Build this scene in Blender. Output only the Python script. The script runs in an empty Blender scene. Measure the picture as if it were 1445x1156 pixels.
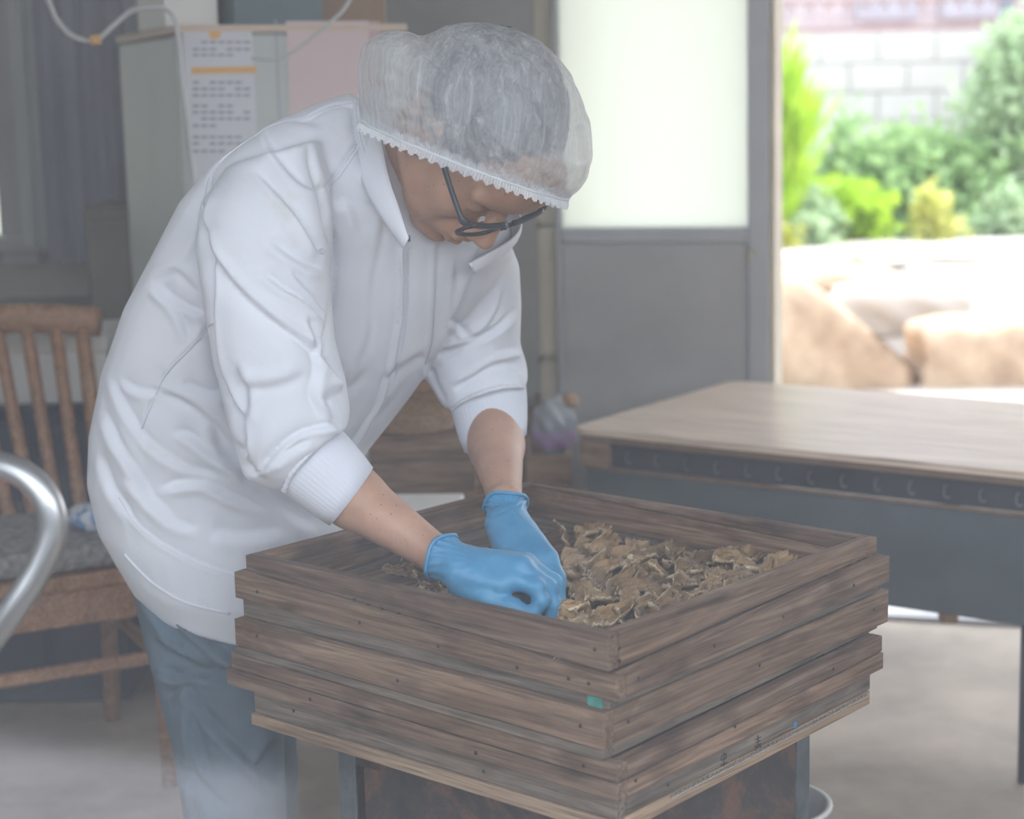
import bpy, bmesh, math, random
import numpy as np
from mathutils import Vector, Matrix, Quaternion

random.seed(7)
rng = np.random.default_rng(7)
SC = bpy.context.scene
COL = SC.collection

# ------------------------------------------------------------------ camera
FPX, PITCH, ROLL, CAMZ = 2604.4, .16786, -.0239, 1.33
IW, IH = 1445, 1156
cp, sp = math.cos(PITCH), math.sin(PITCH)
FWD = np.array([0, cp, -sp]); _r = np.array([1., 0, 0]); _u = np.cross(_r, FWD)
cr_, sr_ = math.cos(ROLL), math.sin(ROLL)
RGT = cr_*_r + sr_*_u
UPV = -sr_*_r + cr_*_u
CAMP = np.array([0, 0, CAMZ])
cam = bpy.data.cameras.new('camera'); camo = bpy.data.objects.new('camera', cam); COL.objects.link(camo)
cam.sensor_width = 36; cam.lens = FPX/IW*36
cam.clip_start = .05; cam.clip_end = 200
cam.dof.use_dof = True; cam.dof.focus_distance = 2.42; cam.dof.aperture_fstop = 3.4; cam.dof.aperture_blades = 9
m4 = Matrix(((RGT[0], UPV[0], -FWD[0], 0), (RGT[1], UPV[1], -FWD[1], 0), (RGT[2], UPV[2], -FWD[2], CAMZ), (0, 0, 0, 1)))
camo.matrix_world = m4
SC.camera = camo

# ------------------------------------------------------------------ sky, sun, exposure
SC.view_settings.view_transform = 'Standard'; SC.view_settings.look = 'None'
SC.view_settings.gamma = 1; SC.view_settings.use_curve_mapping = False
SC.view_settings.exposure = 0.0
SKY = 5.0
w = bpy.data.worlds.new('sky'); SC.world = w; w.use_nodes = True
wn = w.node_tree.nodes; wl = w.node_tree.links
bg = wn['Background']
tc = wn.new('ShaderNodeTexCoord'); sx = wn.new('ShaderNodeSeparateXYZ'); rp = wn.new('ShaderNodeValToRGB')
wl.new(tc.outputs['Generated'], sx.inputs[0]); wl.new(sx.outputs['Z'], rp.inputs[0]); wl.new(rp.outputs[0], bg.inputs[0])
rp.color_ramp.elements[0].position = 0; rp.color_ramp.elements[0].color = (.97, .96, .96, 1)
rp.color_ramp.elements[1].position = .8; rp.color_ramp.elements[1].color = (.80, .87, 1, 1)
bg.inputs[1].default_value = SKY
sun = bpy.data.lights.new('sun', 'SUN'); suno = bpy.data.objects.new('sun', sun); COL.objects.link(suno)
sun.energy = 6; sun.angle = math.radians(1.5); sun.color = (1, .93, .82)
suno.rotation_euler = Vector((.55, .45, 1.0)).to_track_quat('Z', 'Y').to_euler()

def portal(name, loc, rot, sx_, sy_):
    l = bpy.data.lights.new(name, 'AREA'); l.shape = 'RECTANGLE'; l.size = sx_; l.size_y = sy_
    o = bpy.data.objects.new(name, l); COL.objects.link(o); o.location = loc; o.rotation_euler = rot
    l.cycles.is_portal = True
portal('window_portal', (.3, .40, 1.5), (math.radians(90), 0, math.radians(180)), 5.0, 2.3)
portal('door_portal', (1.58, 4.36, 1.05), (math.radians(90), 0, math.radians(-16.2)), 1.9, 2.1)
SC.cycles.use_denoising = True
SC.cycles.max_bounces = 8; SC.cycles.transparent_max_bounces = 16
SC.cycles.sample_clamp_indirect = 6
SC.cycles.caustics_reflective = False; SC.cycles.caustics_refractive = False

# ------------------------------------------------------------------ helpers
def P(px, py, Y):
    """the point of the world that stands at depth Y along the sight line of a measured image point"""
    d = FWD*FPX + RGT*(px-IW/2) - UPV*(py-IH/2)
    return CAMP + d*(Y/d[1])
def PZ(px, py, Z):
    d = FWD*FPX + RGT*(px-IW/2) - UPV*(py-IH/2)
    return CAMP + d*((Z-CAMZ)/d[2])
def project(V):
    Q = V-CAMP; z = Q@FWD
    return np.stack([IW/2+FPX*(Q@RGT)/z, IH/2-FPX*(Q@UPV)/z], 1)

def link(o, parent=None):
    COL.objects.link(o)
    if parent is not None: o.parent = parent
    return o
def tag(o, label=None, cat=None, group=None, kind=None):
    if label: o['label'] = label
    if cat: o['category'] = cat
    if group: o['group'] = group
    if kind: o['kind'] = kind
    return o
def empty(name, loc=(0, 0, 0), rz=0):
    o = bpy.data.objects.new(name, None); COL.objects.link(o)
    o.location = loc; o.rotation_euler = (0, 0, rz); o.empty_display_size = .05
    return o
def setp(o, parent):
    """parent o (built in world space) under parent, keeping it in place"""
    o.parent = parent
    o.matrix_parent_inverse = parent.matrix_basis.inverted()
    return o
def mesh_obj(name, V, F, mat=None, parent=None, smooth=False, world=True):
    me = bpy.data.meshes.new(name)
    me.from_pydata([tuple(map(float, v)) for v in V], [], [tuple(map(int, f)) for f in F])
    if smooth: me.polygons.foreach_set('use_smooth', [True]*len(me.polygons))
    me.update()
    o = bpy.data.objects.new(name, me); COL.objects.link(o)
    if mat: me.materials.append(mat)
    if parent is not None:
        if world: setp(o, parent)
        else: o.parent = parent
    return o
def bm_obj(name, bm, mat=None, parent=None, smooth=False, world=False):
    me = bpy.data.meshes.new(name); bmesh.ops.recalc_face_normals(bm, faces=bm.faces); bm.to_mesh(me); bm.free()
    if smooth: me.polygons.foreach_set('use_smooth', [True]*len(me.polygons))
    o = bpy.data.objects.new(name, me); COL.objects.link(o)
    if mat: me.materials.append(mat)
    if parent is not None:
        if world: setp(o, parent)
        else: o.parent = parent
    return o
def bevel(bm, w_, seg=1):
    if w_ > 0:
        bmesh.ops.bevel(bm, geom=list(bm.edges), offset=w_, segments=seg, affect='EDGES', profile=.6)
def box_bm(x0, x1, y0, y1, z0, z1, bw=0, seg=1, bm=None):
    nb = bmesh.new()
    vs = [nb.verts.new((x, y, z)) for x in (x0, x1) for y in (y0, y1) for z in (z0, z1)]
    for f in ((0, 1, 3, 2), (4, 6, 7, 5), (0, 4, 5, 1), (2, 3, 7, 6), (0, 2, 6, 4), (1, 5, 7, 3)):
        nb.faces.new([vs[i] for i in f])
    bmesh.ops.recalc_face_normals(nb, faces=nb.faces)
    bevel(nb, bw, seg)
    if bm is None: return nb
    t = bpy.data.meshes.new('t'); nb.to_mesh(t); nb.free(); bm.from_mesh(t); bpy.data.meshes.remove(t)
    return bm
def hexa_bm(c8, bw=0, seg=1):
    """c8: 4 bottom corners then 4 top corners, both counter-clockwise"""
    nb = bmesh.new(); vs = [nb.verts.new(tuple(c)) for c in c8]
    for f in ((3, 2, 1, 0), (4, 5, 6, 7), (0, 1, 5, 4), (1, 2, 6, 5), (2, 3, 7, 6), (3, 0, 4, 7)):
        nb.faces.new([vs[i] for i in f])
    bmesh.ops.recalc_face_normals(nb, faces=nb.faces)
    bevel(nb, bw, seg)
    return nb
def box(name, a, b, mat, parent=None, bw=.002, smooth=False):
    return bm_obj(name, box_bm(a[0], b[0], a[1], b[1], a[2], b[2], bw), mat, parent, smooth)
def frames(pts):
    pts = np.asarray(pts, float); n = len(pts)
    T = np.gradient(pts, axis=0); T /= np.linalg.norm(T, axis=1)[:, None]+1e-12
    up = np.array([0, 0, 1.]) if abs(T[0, 2]) < .9 else np.array([1., 0, 0])
    N = np.zeros_like(pts); N[0] = np.cross(T[0], up); N[0] /= np.linalg.norm(N[0])
    for i in range(1, n):
        v = N[i-1]-T[i]*(N[i-1]@T[i]); N[i] = v/np.linalg.norm(v)
    return T, N, np.cross(T, N)
def catmull(pts, n=8, closed=False):
    pts = np.asarray(pts, float); out = []; m = len(pts)
    rng_ = range(m) if closed else range(m-1)
    for i in rng_:
        if closed: p0, p1, p2, p3 = pts[(i-1) % m], pts[i], pts[(i+1) % m], pts[(i+2) % m]
        else: p0, p1, p2, p3 = pts[max(i-1, 0)], pts[i], pts[i+1], pts[min(i+2, m-1)]
        for k in range(n):
            t = k/n
            out.append(.5*((2*p1)+(-p0+p2)*t+(2*p0-5*p1+4*p2-p3)*t*t+(-p0+3*p1-3*p2+p3)*t**3))
    if not closed: out.append(pts[-1])
    return np.array(out)
def tube_vf(pts, r, seg=10, closed=False, flat=1.0):
    pts = np.asarray(pts, float); n = len(pts); r = np.broadcast_to(r, (n,))
    T, N, B = frames(pts)
    a = np.linspace(0, 2*math.pi, seg, endpoint=False)
    V = (pts[:, None]+r[:, None, None]*(np.cos(a)[None, :, None]*N[:, None]+flat*np.sin(a)[None, :, None]*B[:, None])).reshape(-1, 3)
    F = []
    for i in range(n if closed else n-1):
        j = (i+1) % n
        for k in range(seg):
            k2 = (k+1) % seg; F.append((i*seg+k, i*seg+k2, j*seg+k2, j*seg+k))
    if not closed:
        F.append(tuple(range(seg))[::-1]); F.append(tuple((n-1)*seg+k for k in range(seg)))
    return V, F
def tube(name, pts, r, mat, parent=None, seg=10, closed=False, world=True, flat=1.0):
    V, F = tube_vf(pts, r, seg, closed, flat)
    return mesh_obj(name, V, F, mat, parent, True, world)
def loft_vf(rings, cap=True):
    n = len(rings); s = len(rings[0]); V = np.concatenate(rings); F = []
    for i in range(n-1):
        for k in range(s):
            k2 = (k+1) % s; F.append((i*s+k, i*s+k2, (i+1)*s+k2, (i+1)*s+k))
    V = list(V)
    if cap:
        for i, fl in ((0, True), (n-1, False)):
            c = np.mean(rings[i], 0); V.append(c); ci = len(V)-1
            for k in range(s):
                k2 = (k+1) % s
                F.append((i*s+k2, i*s+k, ci) if fl else (i*s+k, i*s+k2, ci))
    return np.array(V), F
def lathe_vf(prof, seg=24):
    rings = []
    a = np.linspace(0, 2*math.pi, seg, endpoint=False)
    for r, z in prof: rings.append(np.stack([r*np.cos(a), r*np.sin(a), np.full(seg, z)], 1))
    return loft_vf(rings, False)
def join_vf(lst):
    V = []; F = []; o = 0
    for v, f in lst:
        V.append(np.asarray(v)); F += [tuple(i+o for i in q) for q in f]; o += len(v)
    return np.concatenate(V), F

# ---- signed distance modelling, meshed with surface nets
def smin(a, b, k):
    h = np.clip(.5+.5*(b-a)/k, 0, 1)
    return b*(1-h)+a*h-k*h*(1-h)
class Field:
    def __init__(s, xs, ys, zs):
        s.ax = [np.asarray(v, np.float32) for v in (xs, ys, zs)]
        s.D = np.full([len(v) for v in s.ax], .2, np.float32)
    def _sub(s, lo, hi):
        sl = []
        for a in range(3):
            i0 = int(np.searchsorted(s.ax[a], lo[a])); i1 = int(np.searchsorted(s.ax[a], hi[a]))
            sl.append(slice(max(i0, 0), max(min(i1, len(s.ax[a])), i0+1)))
        X = s.ax[0][sl[0]][:, None, None]; Y = s.ax[1][sl[1]][None, :, None]; Z = s.ax[2][sl[2]][None, None, :]
        return tuple(sl), X, Y, Z
    def _mix(s, sl, d, k, mode):
        if mode == 'add': s.D[sl] = smin(s.D[sl], d, k)
        else: s.D[sl] = -smin(-s.D[sl], d, k)
    def cap(s, a, b, ra, rb=None, k=.02, mode='add'):
        rb = ra if rb is None else rb
        a = np.asarray(a, float); b = np.asarray(b, float); m = max(ra, rb)+max(k, .012)*1.6
        sl, X, Y, Z = s._sub(np.minimum(a, b)-m, np.maximum(a, b)+m)
        if s.D[sl].size == 0: return
        d = b-a; L = float(d@d)+1e-12
        t = np.clip(((X-a[0])*d[0]+(Y-a[1])*d[1]+(Z-a[2])*d[2])/L, 0, 1)
        q = np.sqrt((X-a[0]-t*d[0])**2+(Y-a[1]-t*d[1])**2+(Z-a[2]-t*d[2])**2)-(ra+(rb-ra)*t)
        s._mix(sl, q.astype(np.float32), k, mode)
    def ell(s, c, r, M=None, k=.02, mode='add'):
        """ellipsoid at c, radii r along the columns of M"""
        c = np.asarray(c, float); M = np.eye(3) if M is None else np.asarray(M)
        e = np.sqrt(((M*np.asarray(r))**2).sum(1))+max(k, .012)*1.6
        sl, X, Y, Z = s._sub(c-e, c+e)
        if s.D[sl].size == 0: return
        q = []
        for i in range(3):
            q.append((X-c[0])*M[0, i]+(Y-c[1])*M[1, i]+(Z-c[2])*M[2, i])
        k0 = np.sqrt(sum((q[i]/r[i])**2 for i in range(3))); k1 = np.sqrt(sum((q[i]/r[i]**2)**2 for i in range(3)))
        d = k0*(k0-1)/np.maximum(k1, 1e-6)
        s._mix(sl, d.astype(np.float32), k, mode)
    def mesh(s):
        D = s.D; S = D < 0; nx, ny, nz = D.shape; ids = []; pos = []; quads = []
        cid = lambda i, j, k: (i*ny+j)*nz+k
        for a in range(3):
            A = [slice(None)]*3; B = [slice(None)]*3; A[a] = slice(0, -1); B[a] = slice(1, None)
            i, j, k = np.nonzero(S[tuple(A)] != S[tuple(B)])
            I = [i, j, k]; ok = np.ones(len(i), bool)
            for b in range(3):
                if b != a: ok &= (I[b] > 0) & (I[b] < D.shape[b]-1)
            i, j, k = i[ok], j[ok], k[ok]; I = [i, j, k]; J = [v.copy() for v in I]; J[a] = J[a]+1
            d0 = D[i, j, k]; d1 = D[tuple(J)]; t = d0/(d0-d1)
            p = np.stack([s.ax[b][I[b]] for b in range(3)], 1).astype(float)
            p[:, a] += t*(s.ax[a][J[a]]-s.ax[a][I[a]])
            b, c = [(1, 2), (2, 0), (0, 1)][a]; qs = []
            for ob, oc in ((0, 0), (-1, 0), (-1, -1), (0, -1)):
                K = [v.copy() for v in I]; K[b] = K[b]+ob; K[c] = K[c]+oc
                q = cid(*K); qs.append(q); ids.append(q); pos.append(p)
            q = np.stack(qs, 1); neg = d0 < 0
            q[~neg] = q[~neg][:, ::-1]
            quads.append(q)
        ids = np.concatenate(ids); pos = np.concatenate(pos)
        u, inv = np.unique(ids, return_inverse=True); n = np.bincount(inv)
        V = np.stack([np.bincount(inv, pos[:, a])/n for a in range(3)], 1)
        F = np.searchsorted(u, np.concatenate(quads))
        F = F[:, ::-1]
        return V, F[:, ::-1]
def fast_obj(name, V, F, mat, parent=None, smooth=True):
    me = bpy.data.meshes.new(name); V = np.asarray(V, np.float32); F = np.asarray(F, np.int32); n = F.shape[1]
    me.vertices.add(len(V)); me.vertices.foreach_set('co', V.ravel())
    me.loops.add(F.size); me.loops.foreach_set('vertex_index', F.ravel())
    me.polygons.add(len(F)); me.polygons.foreach_set('loop_start', np.arange(0, F.size, n, dtype=np.int32))
    me.update(calc_edges=True); me.validate()
    me.polygons.foreach_set('use_smooth', [smooth]*len(me.polygons))
    if mat: me.materials.append(mat)
    o = bpy.data.objects.new(name, me); COL.objects.link(o)
    if parent is not None: setp(o, parent)
    return o
def vnormals(V, F):
    F = np.asarray(F); N = np.zeros_like(V)
    n = np.cross(V[F[:, 2]]-V[F[:, 0]], V[F[:, 3 if F.shape[1] > 3 else 1]]-V[F[:, 1 if F.shape[1] > 3 else 0]])
    for c in range(F.shape[1]):
        for a in range(3): N[:, a] += np.bincount(F[:, c], n[:, a], len(V))
    return N/(np.linalg.norm(N, axis=1)[:, None]+1e-12)
def relax(V, F, it=2, lam=.5):
    F = np.asarray(F); E = np.concatenate([F[:, [i, (i+1) % F.shape[1]]] for i in range(F.shape[1])]); E = np.concatenate([E, E[:, ::-1]])
    deg = np.bincount(E[:, 0], minlength=len(V))[:, None]+1e-9
    for _ in range(it):
        A = np.stack([np.bincount(E[:, 0], V[E[:, 1], a], len(V)) for a in range(3)], 1)/deg
        V = V+lam*(A-V)
    return V

# ---- materials
def nmat(name):
    m = bpy.data.materials.new(name); m.use_nodes = True
    nt = m.node_tree; return m, nt, nt.nodes['Principled BSDF']
def mapping(nt, coord='Object', scale=(1, 1, 1), rnd=True):
    t = nt.nodes.new('ShaderNodeTexCoord'); mp = nt.nodes.new('ShaderNodeMapping'); mp.inputs['Scale'].default_value = scale
    nt.links.new(t.outputs[coord], mp.inputs[0])
    if rnd:
        oi = nt.nodes.new('ShaderNodeObjectInfo'); mu = nt.nodes.new('ShaderNodeMath'); mu.operation = 'MULTIPLY'; mu.inputs[1].default_value = 37
        nt.links.new(oi.outputs['Random'], mu.inputs[0]); nt.links.new(mu.outputs[0], mp.inputs['Location'])
    return mp
def ramp(nt, cols):
    r = nt.nodes.new('ShaderNodeValToRGB'); e = r.color_ramp.elements
    while len(e) < len(cols): e.new(.5)
    for i, (p_, c) in enumerate(cols): e[i].position = p_; e[i].color = (*c, 1)
    return r
def noise(nt, mp, scale, detail=4, rough=.6, dist=0):
    n = nt.nodes.new('ShaderNodeTexNoise'); n.inputs['Scale'].default_value = scale; n.inputs['Detail'].default_value = detail
    n.inputs['Roughness'].default_value = rough; n.inputs['Distortion'].default_value = dist
    nt.links.new(mp.outputs[0], n.inputs['Vector']); return n
def bump(nt, b, h, strength, dist=.002):
    bn = nt.nodes.new('ShaderNodeBump'); bn.inputs['Strength'].default_value = strength; bn.inputs['Distance'].default_value = dist
    nt.links.new(h, bn.inputs['Height']); nt.links.new(bn.outputs[0], b.inputs['Normal']); return bn
def mixc(nt, fac, a, b, mode='MIX'):
    m = nt.nodes.new('ShaderNodeMix'); m.data_type = 'RGBA'; m.blend_type = mode
    for s, v in ((m.inputs[0], fac), (m.inputs[6], a), (m.inputs[7], b)):
        if hasattr(v, 'links'): nt.links.new(v, s)
        elif isinstance(v, (int, float)): s.default_value = v
        else: s.default_value = (*v, 1)
    return m.outputs[2]
def plain(name, c, rough=.6, metal=0, var=.12, vs=6, bmp=.15, bs=60, coat=0, spec=.5):
    m, nt, b = nmat(name)
    mp = mapping(nt); n = noise(nt, mp, vs, 5)
    r = ramp(nt, [(.3, tuple(x*(1-var) for x in c)), (.7, tuple(min(1, x*(1+var)) for x in c))])
    nt.links.new(n.outputs[0], r.inputs[0]); nt.links.new(r.outputs[0], b.inputs['Base Color'])
    b.inputs['Roughness'].default_value = rough; b.inputs['Metallic'].default_value = metal
    b.inputs['Specular IOR Level'].default_value = spec
    if coat: b.inputs['Coat Weight'].default_value = coat
    if bmp:
        n2 = noise(nt, mp, bs, 6); bump(nt, b, n2.outputs[0], bmp)
    return m
def wood(name, c_lo, c_mid, c_hi, rough=.7, sc=1.0, knots=.5, tint=.25):
    """grain runs along the local x of the board"""
    m, nt, b = nmat(name)
    mp = mapping(nt, scale=(2.2*sc, 26*sc, 26*sc)); n = noise(nt, mp, 1.6, 8, .62, 1.2)
    mp2 = mapping(nt, scale=(6*sc, 190*sc, 190*sc)); n2 = noise(nt, mp2, 1.2, 4, .6)
    mp3 = mapping(nt, scale=(5, 14, 14)); n3 = noise(nt, mp3, 1.6, 3, .5)
    r = ramp(nt, [(.28, c_lo), (.5, c_mid), (.72, c_hi)])
    nt.links.new(n.outputs[0], r.inputs[0])
    r2 = ramp(nt, [(.32, (.42, .42, .42)), (.56, (1.15, 1.15, 1.15))]); nt.links.new(n2.outputs[0], r2.inputs[0])
    c = mixc(nt, .75, r.outputs[0], r2.outputs[0], 'MULTIPLY')
    r3 = ramp(nt, [(.28, (.30, .27, .26)), (.46, (1, 1, 1))]); nt.links.new(n3.outputs[0], r3.inputs[0])
    c = mixc(nt, knots, c, r3.outputs[0], 'MULTIPLY')
    oi = nt.nodes.new('ShaderNodeObjectInfo')
    r4 = ramp(nt, [(0, (1-tint, 1-tint, 1-tint*.8)), (.5, (1, .97, .93)), (1, (1.0+tint, 1.0+tint*.85, 1+tint*.7))]); nt.links.new(oi.outputs['Random'], r4.inputs[0])
    c = mixc(nt, 1.0, c, r4.outputs[0], 'MULTIPLY')
    nt.links.new(c, b.inputs['Base Color']); b.inputs['Roughness'].default_value = rough
    b.inputs['Specular IOR Level'].default_value = .3
    bump(nt, b, n2.outputs[0], .5, .0012)
    return m
# ------------------------------------------------------------------ materials
M = {}
M['floor'] = plain('concrete_floor', (.43, .365, .30), .75, var=.35, vs=2.2, bmp=.3, bs=25)
M['wall'] = plain('grey_plaster', (.33, .33, .32), .85, var=.12, vs=3)
M['wall_dark'] = plain('dark_plaster', (.13, .14, .14), .85, var=.15, vs=2)
M['ceiling'] = plain('ceiling_board', (.62, .62, .62), .9)
M['alu'] = plain('aluminium', (.42, .43, .46), .45, metal=.2, var=.05, bmp=0)
M['alu_dark'] = plain('aluminium_panel', (.40, .40, .40), .6, var=.1, vs=2.5, bmp=.05)
M['block'] = plain('beige_block', (.52, .47, .39), .9, var=.1, vs=6, bmp=.4)
M['wblock'] = plain('white_block', (.44, .43, .415), .9, var=.05, vs=3, bmp=.3)
M['mortar'] = plain('mortar', (.385, .375, .355), .9)
M['fridge'] = plain('fridge_enamel', (.50, .54, .54), .45, var=.03, bmp=0)
M['fridge_side'] = plain('fridge_side', (.46, .50, .50), .5, var=.03, bmp=0)
M['paper'] = plain('paper', (.60, .62, .67), .8, var=.03, bmp=0)
M['ink'] = plain('grey_print', (.30, .31, .36), .8, var=.1, bmp=0)
M['orange'] = plain('orange_print', (.72, .42, .17), .8, var=.05, bmp=0)
M['pink'] = plain('pink_sheet', (.66, .53, .54), .7, var=.04, vs=3, bmp=0)
M['lavender'] = plain('lavender_strip', (.40, .39, .48), .7, var=.03, bmp=0)
M['peach'] = plain('peach_edge', (.62, .50, .42), .6, var=.05, bmp=0)
M['teal'] = plain('teal_card', (.13, .19, .21), .6, bmp=0)
M['card'] = plain('cardboard', (.30, .21, .15), .85, var=.1)
M['white'] = plain('white_foam', (.82, .81, .79), .7, var=.03, bmp=.1)
M['curtain'] = plain('curtain_cloth', (.25, .265, .315), .9, var=.08, vs=4)
M['curtain2'] = plain('pale_curtain_cloth', (.42, .45, .46), .9, var=.06, vs=4)
M['cab'] = plain('blue_grey_metal', (.045, .055, .085), .6, var=.15)
M['cab2'] = plain('beige_tin', (.17, .16, .15), .7, var=.1)
M['cord'] = plain('pale_cable', (.50, .51, .52), .6, bmp=0)
M['chrome'] = plain('brushed_steel_tube', (.52, .53, .55), .38, metal=1, var=.05, bmp=.05, bs=30)
M['red'] = plain('red_plastic', (.60, .05, .04), .5, bmp=0)
M['green'] = plain('green_paint', (.05, .26, .22), .7, var=.3, vs=60)
M['blue_paint'] = plain('blue_paint', (.05, .22, .42), .7, var=.3, vs=60)
M['dark'] = plain('dark_metal', (.025, .027, .03), .55, var=.2)
M['sheet'] = plain('blue_grey_sheet_metal', (.085, .105, .115), .5, var=.2, vs=2.5, bmp=.05)
M['frame_dark'] = plain('dark_painted_frame', (.028, .032, .04), .5, var=.2)
M['hook'] = plain('dull_hook_metal', (.12, .13, .15), .5, metal=.3, bmp=0)
M['bucket'] = plain('grey_plastic', (.40, .41, .41), .5, bmp=0)
M['cushion'] = plain('fuzzy_cushion', (.26, .25, .255), .95, var=.45, vs=70, bmp=1.0, bs=160)
M['nail'] = plain('rusty_nail', (.03, .022, .018), .6, metal=.4, bmp=0)
M['wire'] = plain('twisted_wire', (.42, .40, .38), .4, metal=.7, bmp=0)
M['tray'] = wood('weathered_tray_wood', (.090, .052, .034), (.19, .122, .082), (.30, .21, .15), .8, knots=.75, tint=.2)
M['tray_grey'] = wood('grey_tray_wood', (.10, .078, .060), (.175, .14, .112), (.25, .205, .165), .85, knots=.5, tint=.12)
M['tray_pale'] = wood('pale_tray_wood', (.24, .16, .105), (.34, .24, .165), (.42, .32, .22), .8, knots=.25, tint=.1)
M['chairwood'] = wood('brown_chair_wood', (.25, .135, .08), (.35, .20, .125), (.43, .265, .175), .45, knots=.2, tint=.05)
M['ply'] = wood('plywood_top', (.62, .48, .38), (.72, .58, .47), (.80, .67, .56), .28, sc=.5, knots=.06, tint=.03)
M['plyedge'] = plain('plywood_edge', (.20, .13, .09), .7, var=.2, vs=20)
M['crate'] = wood('crate_wood', (.13, .085, .055), (.22, .14, .09), (.30, .20, .13), .8, tint=.2)
M['crate_pale'] = wood('pale_crate_wood', (.26, .16, .09), (.38, .24, .14), (.47, .32, .20), .8, tint=.1)

def rust():
    m, nt, b = nmat('rusty_sheet')
    mp = mapping(nt, rnd=False); n = noise(nt, mp, 7, 9, .72, .6); n2 = noise(nt, mp, 40, 6)
    r = ramp(nt, [(.34, (.018, .018, .022)), (.5, (.045, .034, .030)), (.6, (.13, .060, .034)), (.72, (.085, .045, .035))])
    nt.links.new(n.outputs[0], r.inputs[0]); nt.links.new(r.outputs[0], b.inputs['Base Color'])
    b.inputs['Roughness'].default_value = .65; b.inputs['Metallic'].default_value = .15
    bump(nt, b, n2.outputs[0], .4, .002); return m
M['rust'] = rust()
def rock_mat():
    m, nt, b = nmat('tan_rock')
    mp = mapping(nt, rnd=True); n = noise(nt, mp, 3, 9, .7, .4)
    r = ramp(nt, [(.3, (.30, .20, .13)), (.5, (.46, .33, .225)), (.7, (.60, .47, .34))])
    nt.links.new(n.outputs[0], r.inputs[0]); nt.links.new(r.outputs[0], b.inputs['Base Color']); b.inputs['Roughness'].default_value = .9
    n2 = noise(nt, mp, 12, 8); bump(nt, b, n2.outputs[0], .8, .02); return m
M['rock'] = rock_mat()
M['pale_rock'] = plain('pale_slab_rock', (.46, .42, .38), .9, var=.18, vs=3, bmp=.6, bs=10)
M['yard'] = plain('pale_gravel_yard', (.42, .38, .34), .95, var=.2, vs=2, bmp=.5, bs=30)
def leafmat(name, c, c2):
    m, nt, b = nmat(name); out = nt.nodes['Material Output']
    mp = mapping(nt, rnd=True); n = noise(nt, mp, 9, 3); r = ramp(nt, [(.35, c), (.65, c2)]); nt.links.new(n.outputs[0], r.inputs[0])
    tr = nt.nodes.new('ShaderNodeBsdfTranslucent'); nt.links.new(r.outputs[0], tr.inputs[0]); nt.links.new(r.outputs[0], b.inputs['Base Color'])
    b.inputs['Roughness'].default_value = .5
    mx = nt.nodes.new('ShaderNodeMixShader'); mx.inputs[0].default_value = .45
    nt.links.new(b.outputs[0], mx.inputs[1]); nt.links.new(tr.outputs[0], mx.inputs[2]); nt.links.new(mx.outputs[0], out.inputs[0]); return m
M['leaf_lime'] = leafmat('lime_leaves', (.30, .50, .02), (.50, .68, .06))
M['leaf_mid'] = leafmat('green_leaves', (.25, .41, .16), (.40, .56, .27))
M['leaf_soft'] = leafmat('soft_green_leaves', (.31, .45, .25), (.46, .57, .37))
M['leaf_yellow'] = leafmat('yellow_green_leaves', (.48, .50, .08), (.66, .66, .25))
def frosted():
    m, nt, b = nmat('frosted_glass'); out = nt.nodes['Material Output']
    tr = nt.nodes.new('ShaderNodeBsdfTranslucent'); tr.inputs[0].default_value = (.76, .79, .74, 1)
    b.inputs['Base Color'].default_value = (.6, .64, .62, 1); b.inputs['Roughness'].default_value = .35
    mx = nt.nodes.new('ShaderNodeMixShader'); mx.inputs[0].default_value = .88
    nt.links.new(b.outputs[0], mx.inputs[1]); nt.links.new(tr.outputs[0], mx.inputs[2]); nt.links.new(mx.outputs[0], out.inputs[0]); return m
M['frost'] = frosted()
def pane_glass():
    """hazy old pane: lets the light through and mirrors the yard behind the viewer"""
    m, nt, b = nmat('window_glass'); out = nt.nodes['Material Output']; nt.nodes.remove(b)
    t = nt.nodes.new('ShaderNodeBsdfTransparent'); g = nt.nodes.new('ShaderNodeBsdfGlossy'); g.inputs['Roughness'].default_value = .03
    g.inputs[0].default_value = (1, 1, 1, 1); t.inputs[0].default_value = (.97, .98, .98, 1)
    mx = nt.nodes.new('ShaderNodeMixShader'); mx.inputs[0].default_value = PANE
    nt.links.new(t.outputs[0], mx.inputs[1]); nt.links.new(g.outputs[0], mx.inputs[2]); nt.links.new(mx.outputs[0], out.inputs[0]); return m
PANE = .056
M['pane'] = pane_glass()

# ------------------------------------------------------------------ the setting
WO = np.array([.66, 4.65, 0]); WR = math.radians(-16.2)
wd = np.array([math.cos(WR), math.sin(WR), 0]); wn_ = np.array([-math.sin(WR), math.cos(WR), 0])
def onwall(o): o.location = tuple(WO); o.rotation_euler = (0, 0, WR); return o
def wbox(name, x0, x1, y0, y1, z0, z1, mat, parent=None, bw=0, kind='structure'):
    o = bm_obj(name, box_bm(x0, x1, y0, y1, z0, z1, bw), mat)
    if parent is None: onwall(o); tag(o, kind=kind)
    else: o.parent = parent
    return o
fl = bm_obj('floor', box_bm(-2.4, 3.2, .35, 5.6, -.08, 0), M['floor']); tag(fl, 'stained grey concrete floor of the workshop', kind='structure')
wbox('wall_back', -2.15, -.608, 0, .12, 0, 2.6, M['wall'])
wbox('wall_back_sill', -3.0, -2.15, 0, .12, 0, .975, M['wall']).name = 'wall_back'
wbox('wall_back', -3.0, -2.15, 0, .12, 1.95, 2.6, M['wall'])
wbox('wall_back', -.66, 2.1, 0, .12, 2.06, 2.6, M['wall'])
wbox('wall_back', 2.1, 2.6, 0, .12, 0, 2.6, M['wall'])
tag(bm_obj('wall_left', box_bm(-2.3, -2.2, .4, 5.5, 0, 2.6), M['wall']), kind='structure')
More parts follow.
